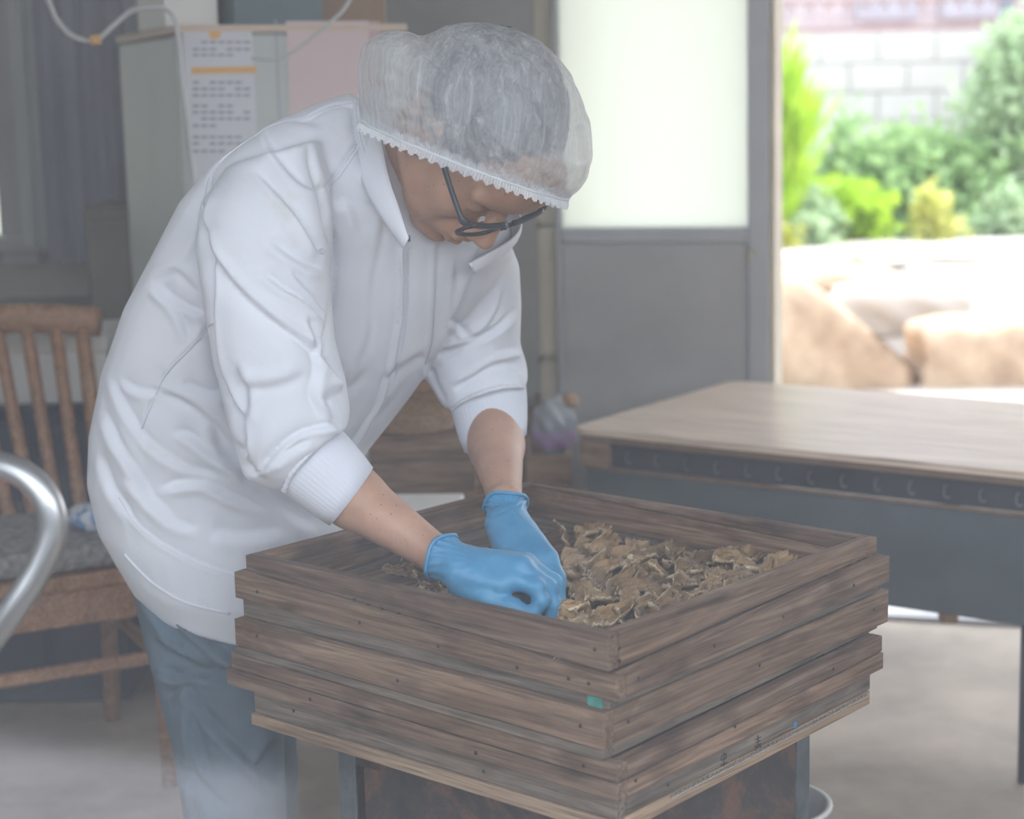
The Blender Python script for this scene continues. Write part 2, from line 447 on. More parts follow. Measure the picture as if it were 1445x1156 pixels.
tag(bm_obj('wall_right', box_bm(2.95, 3.05, .4, 4.3, 0, 2.6), M['wall']), kind='structure')
tag(bm_obj('ceiling', box_bm(-2.3, 3.05, .35, 5.7, 2.6, 2.7), M['ceiling']), kind='structure')
# window wall on the viewer's side, with its wide pane
tag(bm_obj('wall_front', box_bm(-2.3, 3.05, .40, .48, 0, .42), M['wall']), kind='structure')
w1 = bm_obj('window_1', box_bm(-2.2, -2.1, .40, .48, .42, 2.6), M['alu']); tag(w1, 'aluminium framed window the view looks in through', kind='structure')
bm_obj('window_frame', box_bm(2.85, 2.95, .40, .48, .42, 2.6), M['alu'], w1)
bm_obj('window_frame', box_bm(-2.1, 2.85, .40, .48, 2.52, 2.6), M['alu'], w1)
bm_obj('window_frame', box_bm(-2.1, 2.85, .40, .48, .42, .47), M['alu'], w1)
pn = bm_obj('window_pane', box_bm(-2.1, 2.85, .438, .443, .47, 2.52), M['pane'], w1)
tag(pn, 'clear hazy glass pane full of pale reflections')
# window at the far left
w2 = onwall(bm_obj('window_2', box_bm(-2.17, -2.05, -.03, .02, .9, 2.1), M['alu'])); tag(w2, kind='structure')
bm_obj('window_sill', box_bm(-3.0, -2.0, -.06, .05, .93, .975, .004), M['alu'], w2)
bm_obj('window_pane', box_bm(-3.0, -2.17, .05, .055, .975, 1.95), M['frost'], w2)
# pillar of blocks beside the door
pil = onwall(bm_obj('pillar', box_bm(-.602, -.556, .012, .11, 0, 2.06), M['mortar'])); tag(pil, 'beige pillar of stacked blocks beside the sliding door', kind='structure')
z = -.055
while z < 2.0:
    bm_obj('block', box_bm(-.608, -.552, 0, .12, max(0, z+.006), min(2.06, z+.345), .004), M['block'], pil); z += .35
# sliding door
d1 = onwall(empty('door_1')); tag(d1, 'grey aluminium sliding door with frosted upper pane', kind='structure')
wbox('door_stile', -.052, 0, -.03, .01, .02, 2.05, M['alu'], d1, .003)
wbox('door_stile', -.551, -.536, -.03, .01, .02, 2.05, M['alu'], d1, .003)
wbox('door_rail', -.536, -.052, -.028, .008, .955, .992, M['alu'], d1, .003)
wbox('door_rail', -.536, -.052, -.028, .008, .02, .12, M['alu'], d1, .003)
wbox('door_rail', -.536, -.052, -.028, .008, 1.99, 2.05, M['alu'], d1, .003)
wbox('door_panel', -.536, -.052, -.015, -.005, .12, .955, M['alu_dark'], d1)
wbox('window_pane', -.536, -.052, -.012, -.006, .992, 1.99, M['frost'], d1)
k = mesh_obj('door_handle', *join_vf([tube_vf([(-.042, -.03, .925), (-.042, -.042, .925)], .011, 12)]), M['block'], None, True); k.parent = d1
tag(k, 'small brass coloured round lock')
tj = wbox('trim_1', .004, .014, -.02, .12, 0, 2.06, M['block'])
tag(wbox('door_track', -.6, 2.1, -.05, .12, -.005, .012, M['alu']), kind='structure').name = 'trim_2'

# ------------------------------------------------------------------ outside
yd = bm_obj('yard_ground', box_bm(-6, 12, 4.4, 22, -.2, -.08), M['yard'])
yd.rotation_euler = (0, 0, 0); tag(yd, 'pale gravel yard outside the open door', kind='structure')
apr = onwall(bm_obj('path', box_bm(-1.5, 6, .1, 5.0, -.09, -.004), M['yard'])); tag(apr, kind='structure')
tag(onwall(bm_obj('sun_blocking_eave', box_bm(-3.2, 3.4, -.2, .9, 2.62, 2.72), M['ceiling'])), kind='structure')  # unseen eave added to keep the sun off the table inside
# ground behind the viewer, plus a wall and board added for the pane's reflections
gb = bm_obj('street', box_bm(-14, 14, -9, .36, -.2, -.02), plain('asphalt', (.10, .105, .115), .9, var=.25, vs=1.2)); tag(gb, kind='structure')
gb2 = bm_obj('reflection_wall', box_bm(-14, 14, -9.2, -9, -.2, 2.3), plain('reflection_wall_grey', (.19, .19, .20), .9, var=.15, vs=.5)); tag(gb2, kind='structure')  # unseen wall added so the pane mirrors even grey instead of sky
lg = bm_obj('reflected_glow_board', hexa_bm([(-1.2, -.15, 1.08), (-.08, .27, 1.08), (-.07, .40, 1.08), (-1.2, .40, 1.08), (-1.2, -.15, 1.10), (-.08, .27, 1.10), (-.07, .40, 1.10), (-1.2, .40, 1.10)], .003), plain('glow_board_white', (.90, .87, .90), .7), w1)  # unseen white board added, mirrored as the pale glow at lower left
bm_obj('transom', box_bm(-2.1, 2.85, .445, .475, 1.03, 1.065), M['alu'], w1)
# raised terrace of pale slabs
def terrace():
    nx, ny = 40, 26; V = []; F = []
    for j in range(ny):
        for i in range(nx):
            x = .9+i*.15; y = 8.75+j*.18
            h = .30+.10*(j/ny)+.03*math.sin(x*2.1+y)+.02*math.sin(5*x-3*y)
            if j == 0: h = -.1
            V.append((x, y, h))
    for j in range(ny-1):
        for i in range(nx-1): F.append((j*nx+i, j*nx+i+1, (j+1)*nx+i+1, (j+1)*nx+i))
    o = mesh_obj('terrace', V, F, M['pale_rock'], None, True); tag(o, 'raised pale stone terrace behind the rocks', kind='structure')
terrace()
def rock(name, c, r, seed, mat, label, flat=0, rz=0, cut=None, power=4):
    bm = bmesh.new(); bmesh.ops.create_icosphere(bm, subdivisions=4, radius=1)
    rr = random.Random(seed); ph = [rr.uniform(0, 6.28) for _ in range(12)]
    for v in bm.verts:
        p = v.co; q = [abs(a)**power for a in p]; s_ = 1/(sum(q)**(1/power)); p *= s_
        nz = 1+.05*math.sin(3*p.x+ph[0])+.05*math.sin(4*p.y+2*p.z+ph[1])+.03*math.sin(9*p.x+6*p.z+ph[2])+.02*math.sin(14*p.y+9*p.x+ph[3])+.015*math.sin(22*p.z+17*p.x+ph[4])
        p *= nz
        if cut: p.z = min(p.z, cut(p.x))
        v.co = Vector((p.x*r[0], p.y*r[1], p.z*r[2]))
    o = bm_obj(name, bm, mat, None, True); o.location = c; o.rotation_euler = (0, 0, rz)
    tag(o, label, 'rock'); return o
rock('rock', (1.42, 8.50, .17), (.44, .33, .33), 1, M['rock'], 'big tan rock with a sloping right shoulder, beside the door frame', cut=lambda x: .95-max(0, x+.15)*1.15)
rock('rock', (2.22, 8.42, .08), (.36, .27, .21), 2, M['rock'], 'blocky tan rock with a flat pale top, at the picture edge', power=8)
rock('rock', (2.86, 8.30, .08), (.25, .27, .20), 8, M['rock'], 'pale rock at the far right end of the row, partly cut off', power=6)
rock('rock', (1.90, 9.05, .24), (.36, .22, .14), 3, M['pale_rock'], 'pale rock wedged between the two tan rocks')
rock('flat_stone', (1.62, 9.45, .37), (.34, .3, .06), 4, M['rock'], 'thin rust-brown flat stone on the terrace edge', power=5)
rock('flat_stone', (2.75, 9.5, .33), (.62, .42, .06), 5, M['pale_rock'], 'long white flat stone over the blocky rock', power=5)
rock('flat_stone', (2.3, 10.6, .38), (1.0, .6, .06), 6, M['pale_rock'], 'broad white slab farther back on the terrace', power=5)
rock('stone', (2.95, 11.9, .50), (.22, .18, .10), 9, M['pale_rock'], 'small pale stone among the plants at the far right')

def foliage(name, blobs, n, size, mat, label, cat='plant', grass=False, seed=1, stems=True):
    rr = np.random.default_rng(seed); V = []; F = []
    for _ in range(n):
        b = blobs[rr.integers(len(blobs))]; c = np.array(b[0]); R_ = np.array(b[1])
        d = rr.normal(size=3); d /= np.linalg.norm(d); p = c+d*R_*rr.uniform(.3, 1)**.6*(1+.22*rr.normal())*(1+.22*math.sin(7*d[0]+5*d[2]+seed))
        if p[2] < .02: p[2] = .02+abs(p[2])*.1
        s = size*rr.uniform(.6, 1.3); a = rr.normal(size=3); a /= np.linalg.norm(a)
        if grass: a = np.array([rr.normal()*.25, rr.normal()*.25, 1.]); a /= np.linalg.norm(a)
        t = np.cross(a, rr.normal(size=3)); t /= np.linalg.norm(t); u = np.cross(a, t)*.12
        L = s*(3 if grass else 1); w_ = s*(.12 if grass else .33); i = len(V)
        V += [p, p+a*L*.45+t*w_+u*s, p+a*L, p+a*L*.45-t*w_+u*s]; F += [(i, i+1, i+2), (i, i+2, i+3)]
    root = empty(name, (blobs[0][0][0], blobs[0][0][1], 0)); tag(root, label, cat)
    f = mesh_obj('foliage', V, F, mat, root); tag(f, kind='stuff')
    if stems:
        lst = []
        for b in blobs:
            for q in range(2):
                c = np.array(b[0]); g = c*[1, 1, 0]+[rr.uniform(-.05, .05), rr.uniform(-.05, .05), .3]
                lst.append(tube_vf([g, (g+c)/2+[.02, 0, 0], c+[0, 0, b[1][2]*.5]], [.012, .009, .005], 6))
        mesh_obj('stem', *join_vf(lst), M['crate'], root, True)
    return root
def bl(px, py, Y, r): return (tuple(P(px, py, Y)), r)
foliage('grass_clump', [bl(1100, 270, 10.8, (.12, .15, .35)), bl(1110, 210, 10.8, (.08, .1, .28)), bl(1085, 240, 10.8, (.15, .15, .4))], 900, .13, M['leaf_lime'],
        'tall bright lime grass against the door frame', 'grass', True, 2, False)
foliage('shrub', [bl(1135, 310, 11, (.22, .22, .20)), bl(1120, 335, 10.8, (.2, .2, .14))], 1300, .09, M['leaf_soft'], 'pale green shrub with white-tipped leaves near the door frame', seed=3)
foliage('shrub', [bl(1195, 290, 11.2, (.22, .2, .13)), bl(1215, 310, 11.2, (.18, .2, .16)), bl(1180, 282, 11.2, (.12, .2, .08))], 1500, .09, M['leaf_lime'], 'bright lime shrub in full sun', seed=4)
foliage('flower', [bl(1108, 338, 10.6, (.10, .1, .08))], 260, .06, M['leaf_yellow'], 'low yellow flowering plant at the foot of the pale shrub', seed=5)
foliage('shrub', [bl(1290, 235, 11.9, (.32, .3, .26)), bl(1350, 250, 11.9, (.4, .3, .3)), bl(1260, 290, 11.8, (.3, .3, .25)), bl(1340, 310, 11.8, (.42, .3, .2)), bl(1240, 240, 11.9, (.2, .2, .2))], 4200, .10, M['leaf_mid'], 'wide rounded green shrub in front of the block wall', 'shrub', seed=6)
foliage('shrub', [bl(1425, 150, 12, (.28, .3, .40)), bl(1440, 240, 12, (.35, .3, .45)), bl(1430, 90, 12, (.16, .2, .25)), bl(1420, 310, 11.9, (.35, .3, .25))], 4000, .10, M['leaf_soft'], 'tall soft green shrub rising at the right edge', 'shrub', seed=7)
foliage('weed', [bl(1320, 325, 10.9, (.14, .12, .15)), bl(1312, 300, 10.9, (.07, .08, .14))], 500, .08, M['leaf_yellow'], 'single pale yellow-green weed standing on the terrace', 'plant', seed=8)
foliage('weed', [bl(1385, 330, 11.1, (.14, .12, .12)), bl(1425, 310, 11.1, (.12, .12, .2)), bl(1435, 335, 11.1, (.15, .12, .1))], 800, .08, M['leaf_soft'], 'pale weeds at the foot of the tall soft green shrub', 'plant', seed=9)
foliage('weed', [bl(1205, 375, 9.9, (.08, .08, .03))], 90, .05, M['leaf_soft'], 'tiny green tuft growing in a crack of the terrace', 'plant', seed=10, stems=False)
foliage('shrub', [bl(1190, 220, 12.1, (.1, .15, .3)), bl(1160, 270, 12.1, (.15, .15, .25))], 600, .09, M['leaf_mid'], 'thin upright green plant between lime grass and wide shrub', seed=12)
# white block wall, fence and the house behind
bw_ = bm_obj('wall_outside', box_bm(-.6, 6.6, 13.03, 13.15, -.1, 1.70), M['mortar']); tag(bw_, 'whitish concrete block garden wall', kind='structure')
blk = None
for j in range(9):
    for i in range(18):
        x = -.6+i*.40+(.2 if j % 2 else 0)
        if blk is None:
            blk = bm_obj('block', box_bm(0, .392, 0, .05, 0, .19, .006), M['wblock']); o = blk
        else: o = blk.copy(); COL.objects.link(o)
        o.parent = bw_; o.location = (x, 13.0+rng.uniform(-.003, .003), -.08+j*.198)
fc = empty('balustrade', (2.5, 13.08, 1.7)); tag(fc, 'red-brown low railing with round-topped bars on the garden wall', 'railing')
bar = None; RB = plain('red_brown_iron', (.28, .19, .18), .7)
box('rail', (-3, -.02, .02), (3.5, .02, .05), RB, fc); box('rail', (-3, -.02, .21), (3.5, .02, .24), RB, fc)
for i in range(50):
    if bar is None:
        V, F = tube_vf(catmull([(0, 0, .02), (0, 0, .16), (.03, 0, .20), (.06, 0, .16), (.06, 0, .02)], 4), .009, 6)
        bar = mesh_obj('bar', V, F, RB, fc, True, False); o = bar
    else: o = bar.copy(); COL.objects.link(o)
    o.location = (-3+i*.13, 0, 0)
ps = bm_obj('gate_post', box_bm(-.04, .04, -.04, .04, -.05, 2.5, .008), plain('post_paint', (.13, .13, .17), .6)); ps.location = tuple(P(1420, 30, 12.8)*[1, 1, 0]); tag(ps, 'slim dark grey post at the end of the garden wall', 'post')
hs = empty('house', (2, 16, 0)); tag(hs, 'pinkish grey house front behind the garden wall', 'house')
HM = plain('pinkish_siding', (.42, .37, .39), .8); HG = plain('greyed_glass', (.33, .34, .40), .4)
box('wall', (-5, 0, 0), (8, .3, 6), HM, hs)
for x in (-.9, -.2, 1.0, 1.7, 3.2): box('window', (x, -.06, 1.9), (x+.5, 0, 3.4), HG, hs)
box('awning', (.6, -.5, 1.5), (2.6, 0, 1.75), plain('brick_red_awning', (.34, .20, .18), .8), hs)
box('drainpipe', (-.4, -.1, 0), (-.32, -.02, 6), plain('drain_grey', (.25, .25, .3), .6), hs)
# ------------------------------------------------------------------ things at the back of the room
def curtain(name, p0, p1, z0, z1, amp, waves, mat, label):
    p0 = np.array(p0, float); p1 = np.array(p1, float); d = p1-p0; n = 90; V = []; F = []; th = .003
    nn = np.array([-d[1], d[0]])/np.linalg.norm(d)
    for side in (0, 1):
        for j in range(9):
            t = j/8; zz = z1+(z0-z1)*t
            for i in range(n):
                s = i/(n-1); o = amp*(.5+.5*t)*(math.sin(s*waves*6.283)+.4*math.sin(s*waves*2.7*6.283+1+t))+side*th
                q = p0+d*s+nn*o; V.append((q[0], q[1], zz+.004*math.sin(s*waves*6.28)))
    N = 9*n
    for j in range(8):
        for i in range(n-1):
            a = j*n+i; F.append((a, a+1, a+n+1, a+n)); F.append((N+a+n, N+a+n+1, N+a+1, N+a))
    o = mesh_obj(name, V, F, mat, None, True); tag(o, label, 'curtain'); return o
a = P(48, 100, 4.9); b = P(195, 100, 4.75)
curtain('curtain', a[:2], b[:2], .93, 2.3, .018, 5, M['curtain'], 'dusky blue-grey curtain hanging left of the refrigerator')
a = P(14, 100, 5.0); b = P(60, 100, 4.98)
curtain('curtain', a[:2], b[:2], .96, 2.3, .012, 2, M['curtain2'], 'pale grey narrow curtain beside the bright far window')
# blocks of storage behind the chair
def cabinet(name, px0, px1, pyt, Y, dep, mat, label, cat, doors=1, z0=0):
    a = P(px0, pyt, Y); b = P(px1, pyt, Y); W_ = b[0]-a[0]; H_ = a[2]
    r = empty(name, (a[0], Y, z0)); tag(r, label, cat)
    box('body', (0, 0, 0), (W_, dep, H_-z0), mat, r, .004)
    for i in range(doors):
        d_ = box('door', (W_*i/doors+.01, -.012, .03), (W_*(i+1)/doors-.01, 0, H_-z0-.03), mat, r, .003)
        hd = box('handle', (W_*(i+1)/doors-.05, -.028, (H_-z0)*.55), (W_*(i+1)/doors-.035, -.012, (H_-z0)*.7), M['hook'], None, .002); hd.parent = d_
    return r, W_, H_
cabinet('cupboard', 118, 196, 292, 4.55, .35, M['cab2'], 'dim beige-grey cupboard below the curtain', 'cupboard')
cabinet('cupboard', -60, 112, 445, 4.45, .4, M['wall_dark'], 'low dark cupboard behind the wooden chair back', 'cupboard', 2)
cb, W_, H_ = cabinet('locker', -60, 160, 578, 4.02, .38, M['cab'], 'dark blue-grey metal chest behind the wooden chair', 'chest', 2)
fb = empty('foam_box', tuple(P(-50, 575, 4.06)*[1, 1, 0]+[0, 0, H_])); tag(fb, 'white foam box on the dark chest behind the chair', 'box')
wf = P(153, 575, 4.06)[0]-P(-50, 575, 4.06)[0]
box('body', (0, 0, .0), (wf, .28, .115), M['white'], fb, .006); box('lid', (-.004, -.004, .115), (wf+.004, .284, .155), M['white'], fb, .006)

# refrigerator, corner towards the viewer
c0 = P(250, 33, 3.85); FR = math.radians(24); fz = c0[2]
fr = empty('refrigerator', (c0[0], 3.85, 0), FR); tag(fr, 'off-white refrigerator with papers on its door behind the person', 'refrigerator')
box('body', (0, .03, .05), (.49, .56, fz-.02), M['fridge_side'], fr, .008)
box('door', (0, -.02, .55), (.49, .028, fz-.02), M['fridge'], fr, .008)
box('door', (0, -.02, .06), (.49, .028, .54), M['fridge'], fr, .008)
box('top_edge', (-.004, -.024, fz-.02), (.494, .565, fz-.004), M['peach'], fr, .003)
for x in (.03, .42): box('foot', (x, .06, 0), (x+.04, .1, .05), M['dark'], fr)
def fpt(px, py, yl=-.024):
    """height and run on the refrigerator's door for a measured point"""
    d = FWD*FPX + RGT*(px-IW/2) - UPV*(py-IH/2); n = np.array([math.sin(FR), -math.cos(FR), 0]); o = np.array([c0[0], 3.85, 0])-n*yl
    t = ((o-CAMP)@n)/(d@n); q = CAMP+d*t; v = q-np.array([c0[0], 3.85, 0]); return v[0]*math.cos(FR)+v[1]*math.sin(FR), q[2]
def onfridge(name, px0, py0, px1, py1, mat, lab=None, cat=None, t=.001, off=-.0215, parent=None):
    x0, z1 = fpt(px0, py0); x1, z0 = fpt(px1, py1)
    z0, z1 = min(z0, z1), max(z0, z1)
    o = bm_obj(name, box_bm(x0, x1, off-t, off, z0, z1), mat)
    if parent is None: o.location = (c0[0], 3.85, 0); o.rotation_euler = (0, 0, FR); tag(o, lab, cat)
    else: o.parent = parent
    return o
nt_ = onfridge('notice', 258, 40, 368, 300, M['paper'], 'white printed notice with an orange disc and orange bar', 'notice')
x, z_ = fpt(303, 47)
V, F = lathe_vf([(0.0001, 0), (.0125, 0), (.0125, .0012), (.0001, .0012)], 24)
V = np.stack([V[:, 0]+x, -.0225-V[:, 2], V[:, 1]+z_], 1)
mesh_obj('orange_disc', V, F, M['orange'], nt_, False, False)
onfridge('orange_bar', 270, 95, 362, 103, M['orange'], parent=nt_, off=-.0226)
for i, (yy, l) in enumerate([(58, 84), (68, 84), (76, 70), (115, 80), (124, 88), (133, 84), (148, 60), (157, 84), (166, 88), (176, 50), (192, 80), (201, 84), (212, 60)]):
    for q in range(int(l/12)):
        if (i*7+q*3) % 8 == 0: continue
        onfridge('print', 272+q*12, yy, 272+q*12+9, yy+3, M['ink'], parent=nt_, off=-.0226)
onfridge('strip', 388, 28, 402, 300, M['lavender'], 'narrow lavender strip beside the pink sheet', 'strip')
ps_ = onfridge('pink_sheet', 404, 30, 530, 300, M['pink'], 'large pale pink sheet on the refrigerator front', 'sheet')
onfridge('rose_border', 520, 30, 545, 300, plain('rose_paper', (.52, .38, .40), .7, bmp=0), parent=ps_, off=-.0226)
# things on the refrigerator
def onfr(name, x0, x1, y0, y1, h, mat, lab, cat, lid=True):
    r = empty(name, (c0[0], 3.85, fz-.004), FR); tag(r, lab, cat)
    box('body', (x0, y0, 0), (x1, y1, h*.8), mat, r, .004)
    if lid: box('lid', (x0-.004, y0-.004, h*.8), (x1+.004, y1+.004, h), mat, r, .003)
    return r
onfr('box', -.0, .115, .1, .35, .12, M['white'], 'white box on the left of the refrigerator top', 'box')
onfr('box', .135, .33, .05, .3, .10, M['teal'], 'dark teal box on the middle of the refrigerator top', 'box')
onfr('carton', .35, .50, .12, .4, .12, M['card'], 'brown carton on the right of the refrigerator top', 'box')
# dangling cables
pts = [P(x, y, 3.75) for x, y in ((45, -60), (66, -5), (82, 30), (105, 52), (135, 57), (160, 36), (188, 14), (222, 10), (244, 22), (252, 60), (258, 120), (266, 190), (274, 260), (284, 330))]
cd = tube('cable', catmull(pts, 6), .0052, M['cord'], None, 8); tag(cd, 'pale cable looping down left of the refrigerator and along its edge', 'cable')
tube('cable_tag', [P(128, 57, 3.75), P(142, 55, 3.75)], .010, M['orange'], cd, 8)
pts = [P(x, y, 3.70) for x, y in ((355, 82), (385, 84), (412, 74), (440, 54), (470, 28), (486, 12), (505, -20))]
tag(tube('cable', catmull(pts, 6), .0035, M['cord'], None, 8), 'thin pale cable drooping across the pink sheet', 'cable')

# ------------------------------------------------------------------ wooden chair
ch = empty('wooden_chair', (-.962, 3.57, 0), math.radians(-63.4)); tag(ch, 'brown wooden chair with slatted back and grey cushion', 'chair')
def cpart(name, *a, **k): o = a[0]; return o
hw = .20
def loc(n, V, F, mat, sm=True): return mesh_obj(n, V, F, mat, ch, sm, False)
bm = box_bm(-.21, .21, -.215, .215, .425, .455, .008, 2); bm_obj('seat', bm, M['chairwood'], ch)
for s in (-1, 1):
    loc('leg', *tube_vf([(.19, s*hw, .43), (.20, s*hw, 0)], [.021, .016], 10), M['chairwood'])
    loc('leg', *tube_vf(catmull([(-.26, s*(hw+.005), 0), (-.21, s*hw, .30), (-.20, s*hw, .46)], 4), .019, 10), M['chairwood'])
    loc('back_post', *tube_vf(catmull([(-.20, s*hw, .44), (-.235, s*hw, .62), (-.315, s*(hw+.006), .86)], 5), .017, 10, flat=1.2), M['chairwood'])
    o = box('stretcher', (-.22, s*hw-.01, .25), (.19, s*hw+.01, .275), M['chairwood'], ch, .004)
    o = box('apron', (-.20, s*hw-.012, .355), (.19, s*hw+.012, .425), M['chairwood'], ch, .003)
box('apron', (.178, -hw, .355), (.202, hw, .425), M['chairwood'], ch, .003)
box('stretcher', (.185, -hw, .255), (.207, hw, .28), M['chairwood'], ch, .004)
V, F = tube_vf(catmull([(-.305, -.255, .872), (-.345, -.12, .886), (-.355, 0, .890), (-.345, .12, .886), (-.305, .245, .872)], 6), .032, 12)
V[:, 0] = (V[:, 0]+.33)*.62-.33
loc('top_rail', V, F, M['chairwood'])
for i in range(6):
    y = -.15+i*.06
    V, F = tube_vf(catmull([(-.165, y*.8+.028, .445), (-.215, y*.88+.014, .60), (-.335, y*1.02, .87)], 5), .0145, 8); V[:, 0] = V[:, 0]
    loc('slat', V, F, M['chairwood'])
bm = box_bm(-.19, .20, -.20, .20, .458, .505, .02, 3); cu = bm_obj('cushion', bm, M['cushion'], None, True)
cu.location = ch.location; cu.rotation_euler = ch.rotation_euler; tag(cu, 'fuzzy grey seat cushion on the wooden chair', 'cushion')
# folded blue and white cloth on the cushion
def lump(c, r, seed, n=3, amp=.16):
    bm = bmesh.new(); bmesh.ops.create_icosphere(bm, subdivisions=n, radius=1); rr = random.Random(seed); ph = [rr.uniform(0, 6) for _ in range(6)]
    for v in bm.verts:
        p = v.co; k_ = 1+amp*(math.sin(5*p.x+ph[0])*math.sin(4*p.y+ph[1])+.5*math.sin(9*p.z+8*p.x+ph[2])+.3*math.sin(15*p.y+ph[3]+9*p.x))
        v.co = Vector((p.x*r[0]*k_, p.y*r[1]*k_, p.z*r[2]*k_))
    return bm
def cloth_mat():
    m, nt, b = nmat('blue_white_cloth'); mp = mapping(nt, rnd=False); n = noise(nt, mp, 22, 2)
    r = ramp(nt, [(.42, (.62, .66, .70)), (.5, (.16, .30, .55))]); nt.links.new(n.outputs[0], r.inputs[0]); nt.links.new(r.outputs[0], b.inputs['Base Color']); return m
o = bm_obj('cloth', lump(0, (.06, .05, .028), 3), cloth_mat(), None, True); q = PZ(138, 738, .515); o.location = (q[0], q[1], .528); tag(o, 'folded blue and white cloth on the grey cushion', 'cloth')

# ------------------------------------------------------------------ tubular steel chair close to the glass
tc_ = empty('tubular_chair', tuple(P(-60, 800, 1.75)*[1, 1, 0])); tag(tc_, 'bent steel tube chair arm close by at the left edge', 'chair')
pts = [P(x, y, Y) for x, y, Y in ((-330, 700, 1.9), (-160, 655, 1.83), (-30, 655, 1.78), (30, 668, 1.76), (66, 705, 1.75), (74, 750, 1.75), (56, 800, 1.75), (18, 860, 1.75), (-30, 925, 1.76), (-110, 1040, 1.78), (-190, 1150, 1.8))]
tube('armrest', catmull(pts, 8), .0140, M['chrome'], tc_, 20)
pts = [P(x, y, Y) for x, y, Y in ((-190, 1150, 1.8), (-230, 1250, 1.82), (-240, 1700, 1.85))]
pts[-1][2] = .0
tube('leg', catmull(pts, 6), .0128, M['chrome'], tc_, 16)
q0 = P(-330, 980, 2.0); 
o = bm_obj('seat', box_bm(q0[0], P(2, 980, 2.3)[0], 1.93, 2.3, P(0, 1003, 2.0)[2], P(0, 955, 2.0)[2], .012, 3), M['red'], None, True); setp(o, tc_); tag(o, 'red seat pad')

# ------------------------------------------------------------------ between the arms: crates, basket, bag, white table
def crate(name, px0, px1, pyt, Y, dep, mat, lab, nb=4, z0=0, rz=0, vert=False):
    a = P(px0, pyt, Y); b = P(px1, pyt, Y); W_ = b[0]-a[0]; H_ = a[2]-z0
    r = empty(name, (a[0], Y, z0), rz); tag(r, lab, 'crate'); g = .006
    if vert:
        n = max(2, int(W_/.055))
        for i in range(n): box('slat', (W_*i/n+g/2, 0, 0), (W_*(i+1)/n-g/2, .012, H_), mat, r, .001)
        for s in (0, 1): box('slat', (0 if s == 0 else W_-.012, .012, 0), (.012 if s == 0 else W_, dep, H_), mat, r, .001)
    else:
        for i in range(nb):
            z0_, z1_ = H_*i/nb+g/2, H_*(i+1)/nb-g/2
            box('board', (0, 0, z0_), (W_, .012, z1_), mat, r, .001); box('board', (0, dep-.012, z0_), (W_, dep, z1_), mat, r, .001)
            for x in (0, W_-.012): box('board', (x, .012, z0_), (x+.012, dep-.012, z1_), mat, r, .001)
    box('bottom', (.012, .012, .01), (W_-.012, dep-.012, .02), mat, r)
    return r, W_, H_
crate('crate', 742, 806, 641, 4.25, .25, M['crate_pale'], 'pale wooden crate beside the left end of the table', 3)
crate('crate', 660, 738, 600, 4.35, .3, M['crate'], 'dark brown crate seen between the forearms', 4, vert=True)
crate('crate', 520, 668, 612, 3.68, .12, M['crate'], 'dark brown crate under the wicker basket', 4)
cr3 = crate('crate', 700, 764, 574, 4.6, .2, M['crate'], 'upright brown crate against the grey wall', 4, vert=True)
bk = empty('basket', tuple(P(585, 604, 3.74))); tag(bk, 'woven brown basket with a hooped handle between the arms', 'basket')
def weave():
    V = []; F = []; seg = 48; lst = []
    for i in range(14):
        z_ = i*.009; r = .075+.018*math.sqrt(i/13)
        pts = [((r+.0035*(1 if (k+i) % 2 else -1))*math.cos(k/seg*6.2832), (r+.0035*(1 if (k+i) % 2 else -1))*math.sin(k/seg*6.2832), z_+.005) for k in range(seg)]
        lst.append(tube_vf(pts, .0042, 5, True))
    return join_vf(lst)
mesh_obj('weave', *weave(), M['crate_pale'], bk, True, False)
mesh_obj('handle', *tube_vf(catmull([(-.09, 0, .12), (-.06, 0, .20), (0, 0, .235), (.06, 0, .20), (.09, 0, .12)], 5), .006, 8), M['crate'], bk, True, False)
V, F = lathe_vf([(.001, .002), (.072, .002), (.075, .006), (.001, .006)], 24); mesh_obj('bottom', V, F, M['crate'], bk, True, False)
# bag: clear top, purple print and green hem
def bagmat():
    m, nt, b = nmat('printed_bag'); t = nt.nodes.new('ShaderNodeTexCoord'); s = nt.nodes.new('ShaderNodeSeparateXYZ'); nt.links.new(t.outputs['Generated'], s.inputs[0])
    r = ramp(nt, [(0, (.06, .32, .22)), (.14, (.10, .34, .26)), (.17, (.42, .24, .50)), (.42, (.46, .30, .55)), (.5, (.30, .32, .36)), (1, (.38, .40, .42))]); nt.links.new(s.outputs[2], r.inputs[0])
    nt.links.new(r.outputs[0], b.inputs['Base Color']); b.inputs['Roughness'].default_value = .25; return m
bg_ = bm_obj('plastic_bag', lump(0, (.052, .045, .072), 12, 4, .10), bagmat(), None, True); q = P(783, 600, 4.33); bg_.location = (q[0], 4.33, P(783, 641, 4.33)[2]+.066)
tag(bg_, 'plastic bag with a purple and green print on the pale crate', 'bag')
cp_ = bm_obj('onion', lump(0, (.022, .022, .02), 13, 3, .08), M['crate_pale'], None, True); cp_.location = tuple(P(803, 562, 4.45)); 
cp_.location = tuple(P(803, 566, 4.33)); tag(cp_, 'small tan knob-shaped lump on top of the printed bag', 'lump'); cp_.name = 'tan_lump'
# white table behind the trays
a = PZ(560, 690, .60); b = PZ(655, 697, .60)
wt = empty('white_table', (a[0]-.12, a[1]-.22, 0)); tag(wt, 'low white table top showing behind the tray and forearm', 'table')
zt = .57
q = PZ(655, 696, zt)
wt.location = (q[0], q[1], 0); wt.rotation_euler = (0, 0, math.radians(-4))
box('table_top', (-.42, -.35, zt-.02), (0, 0, zt), M['white'], wt, .004)
for x in (-.40, -.04):
    for y in (-.33, -.04): box('leg', (x, y, 0), (x+.025, y+.025, zt-.02), M['white'], wt, .002)

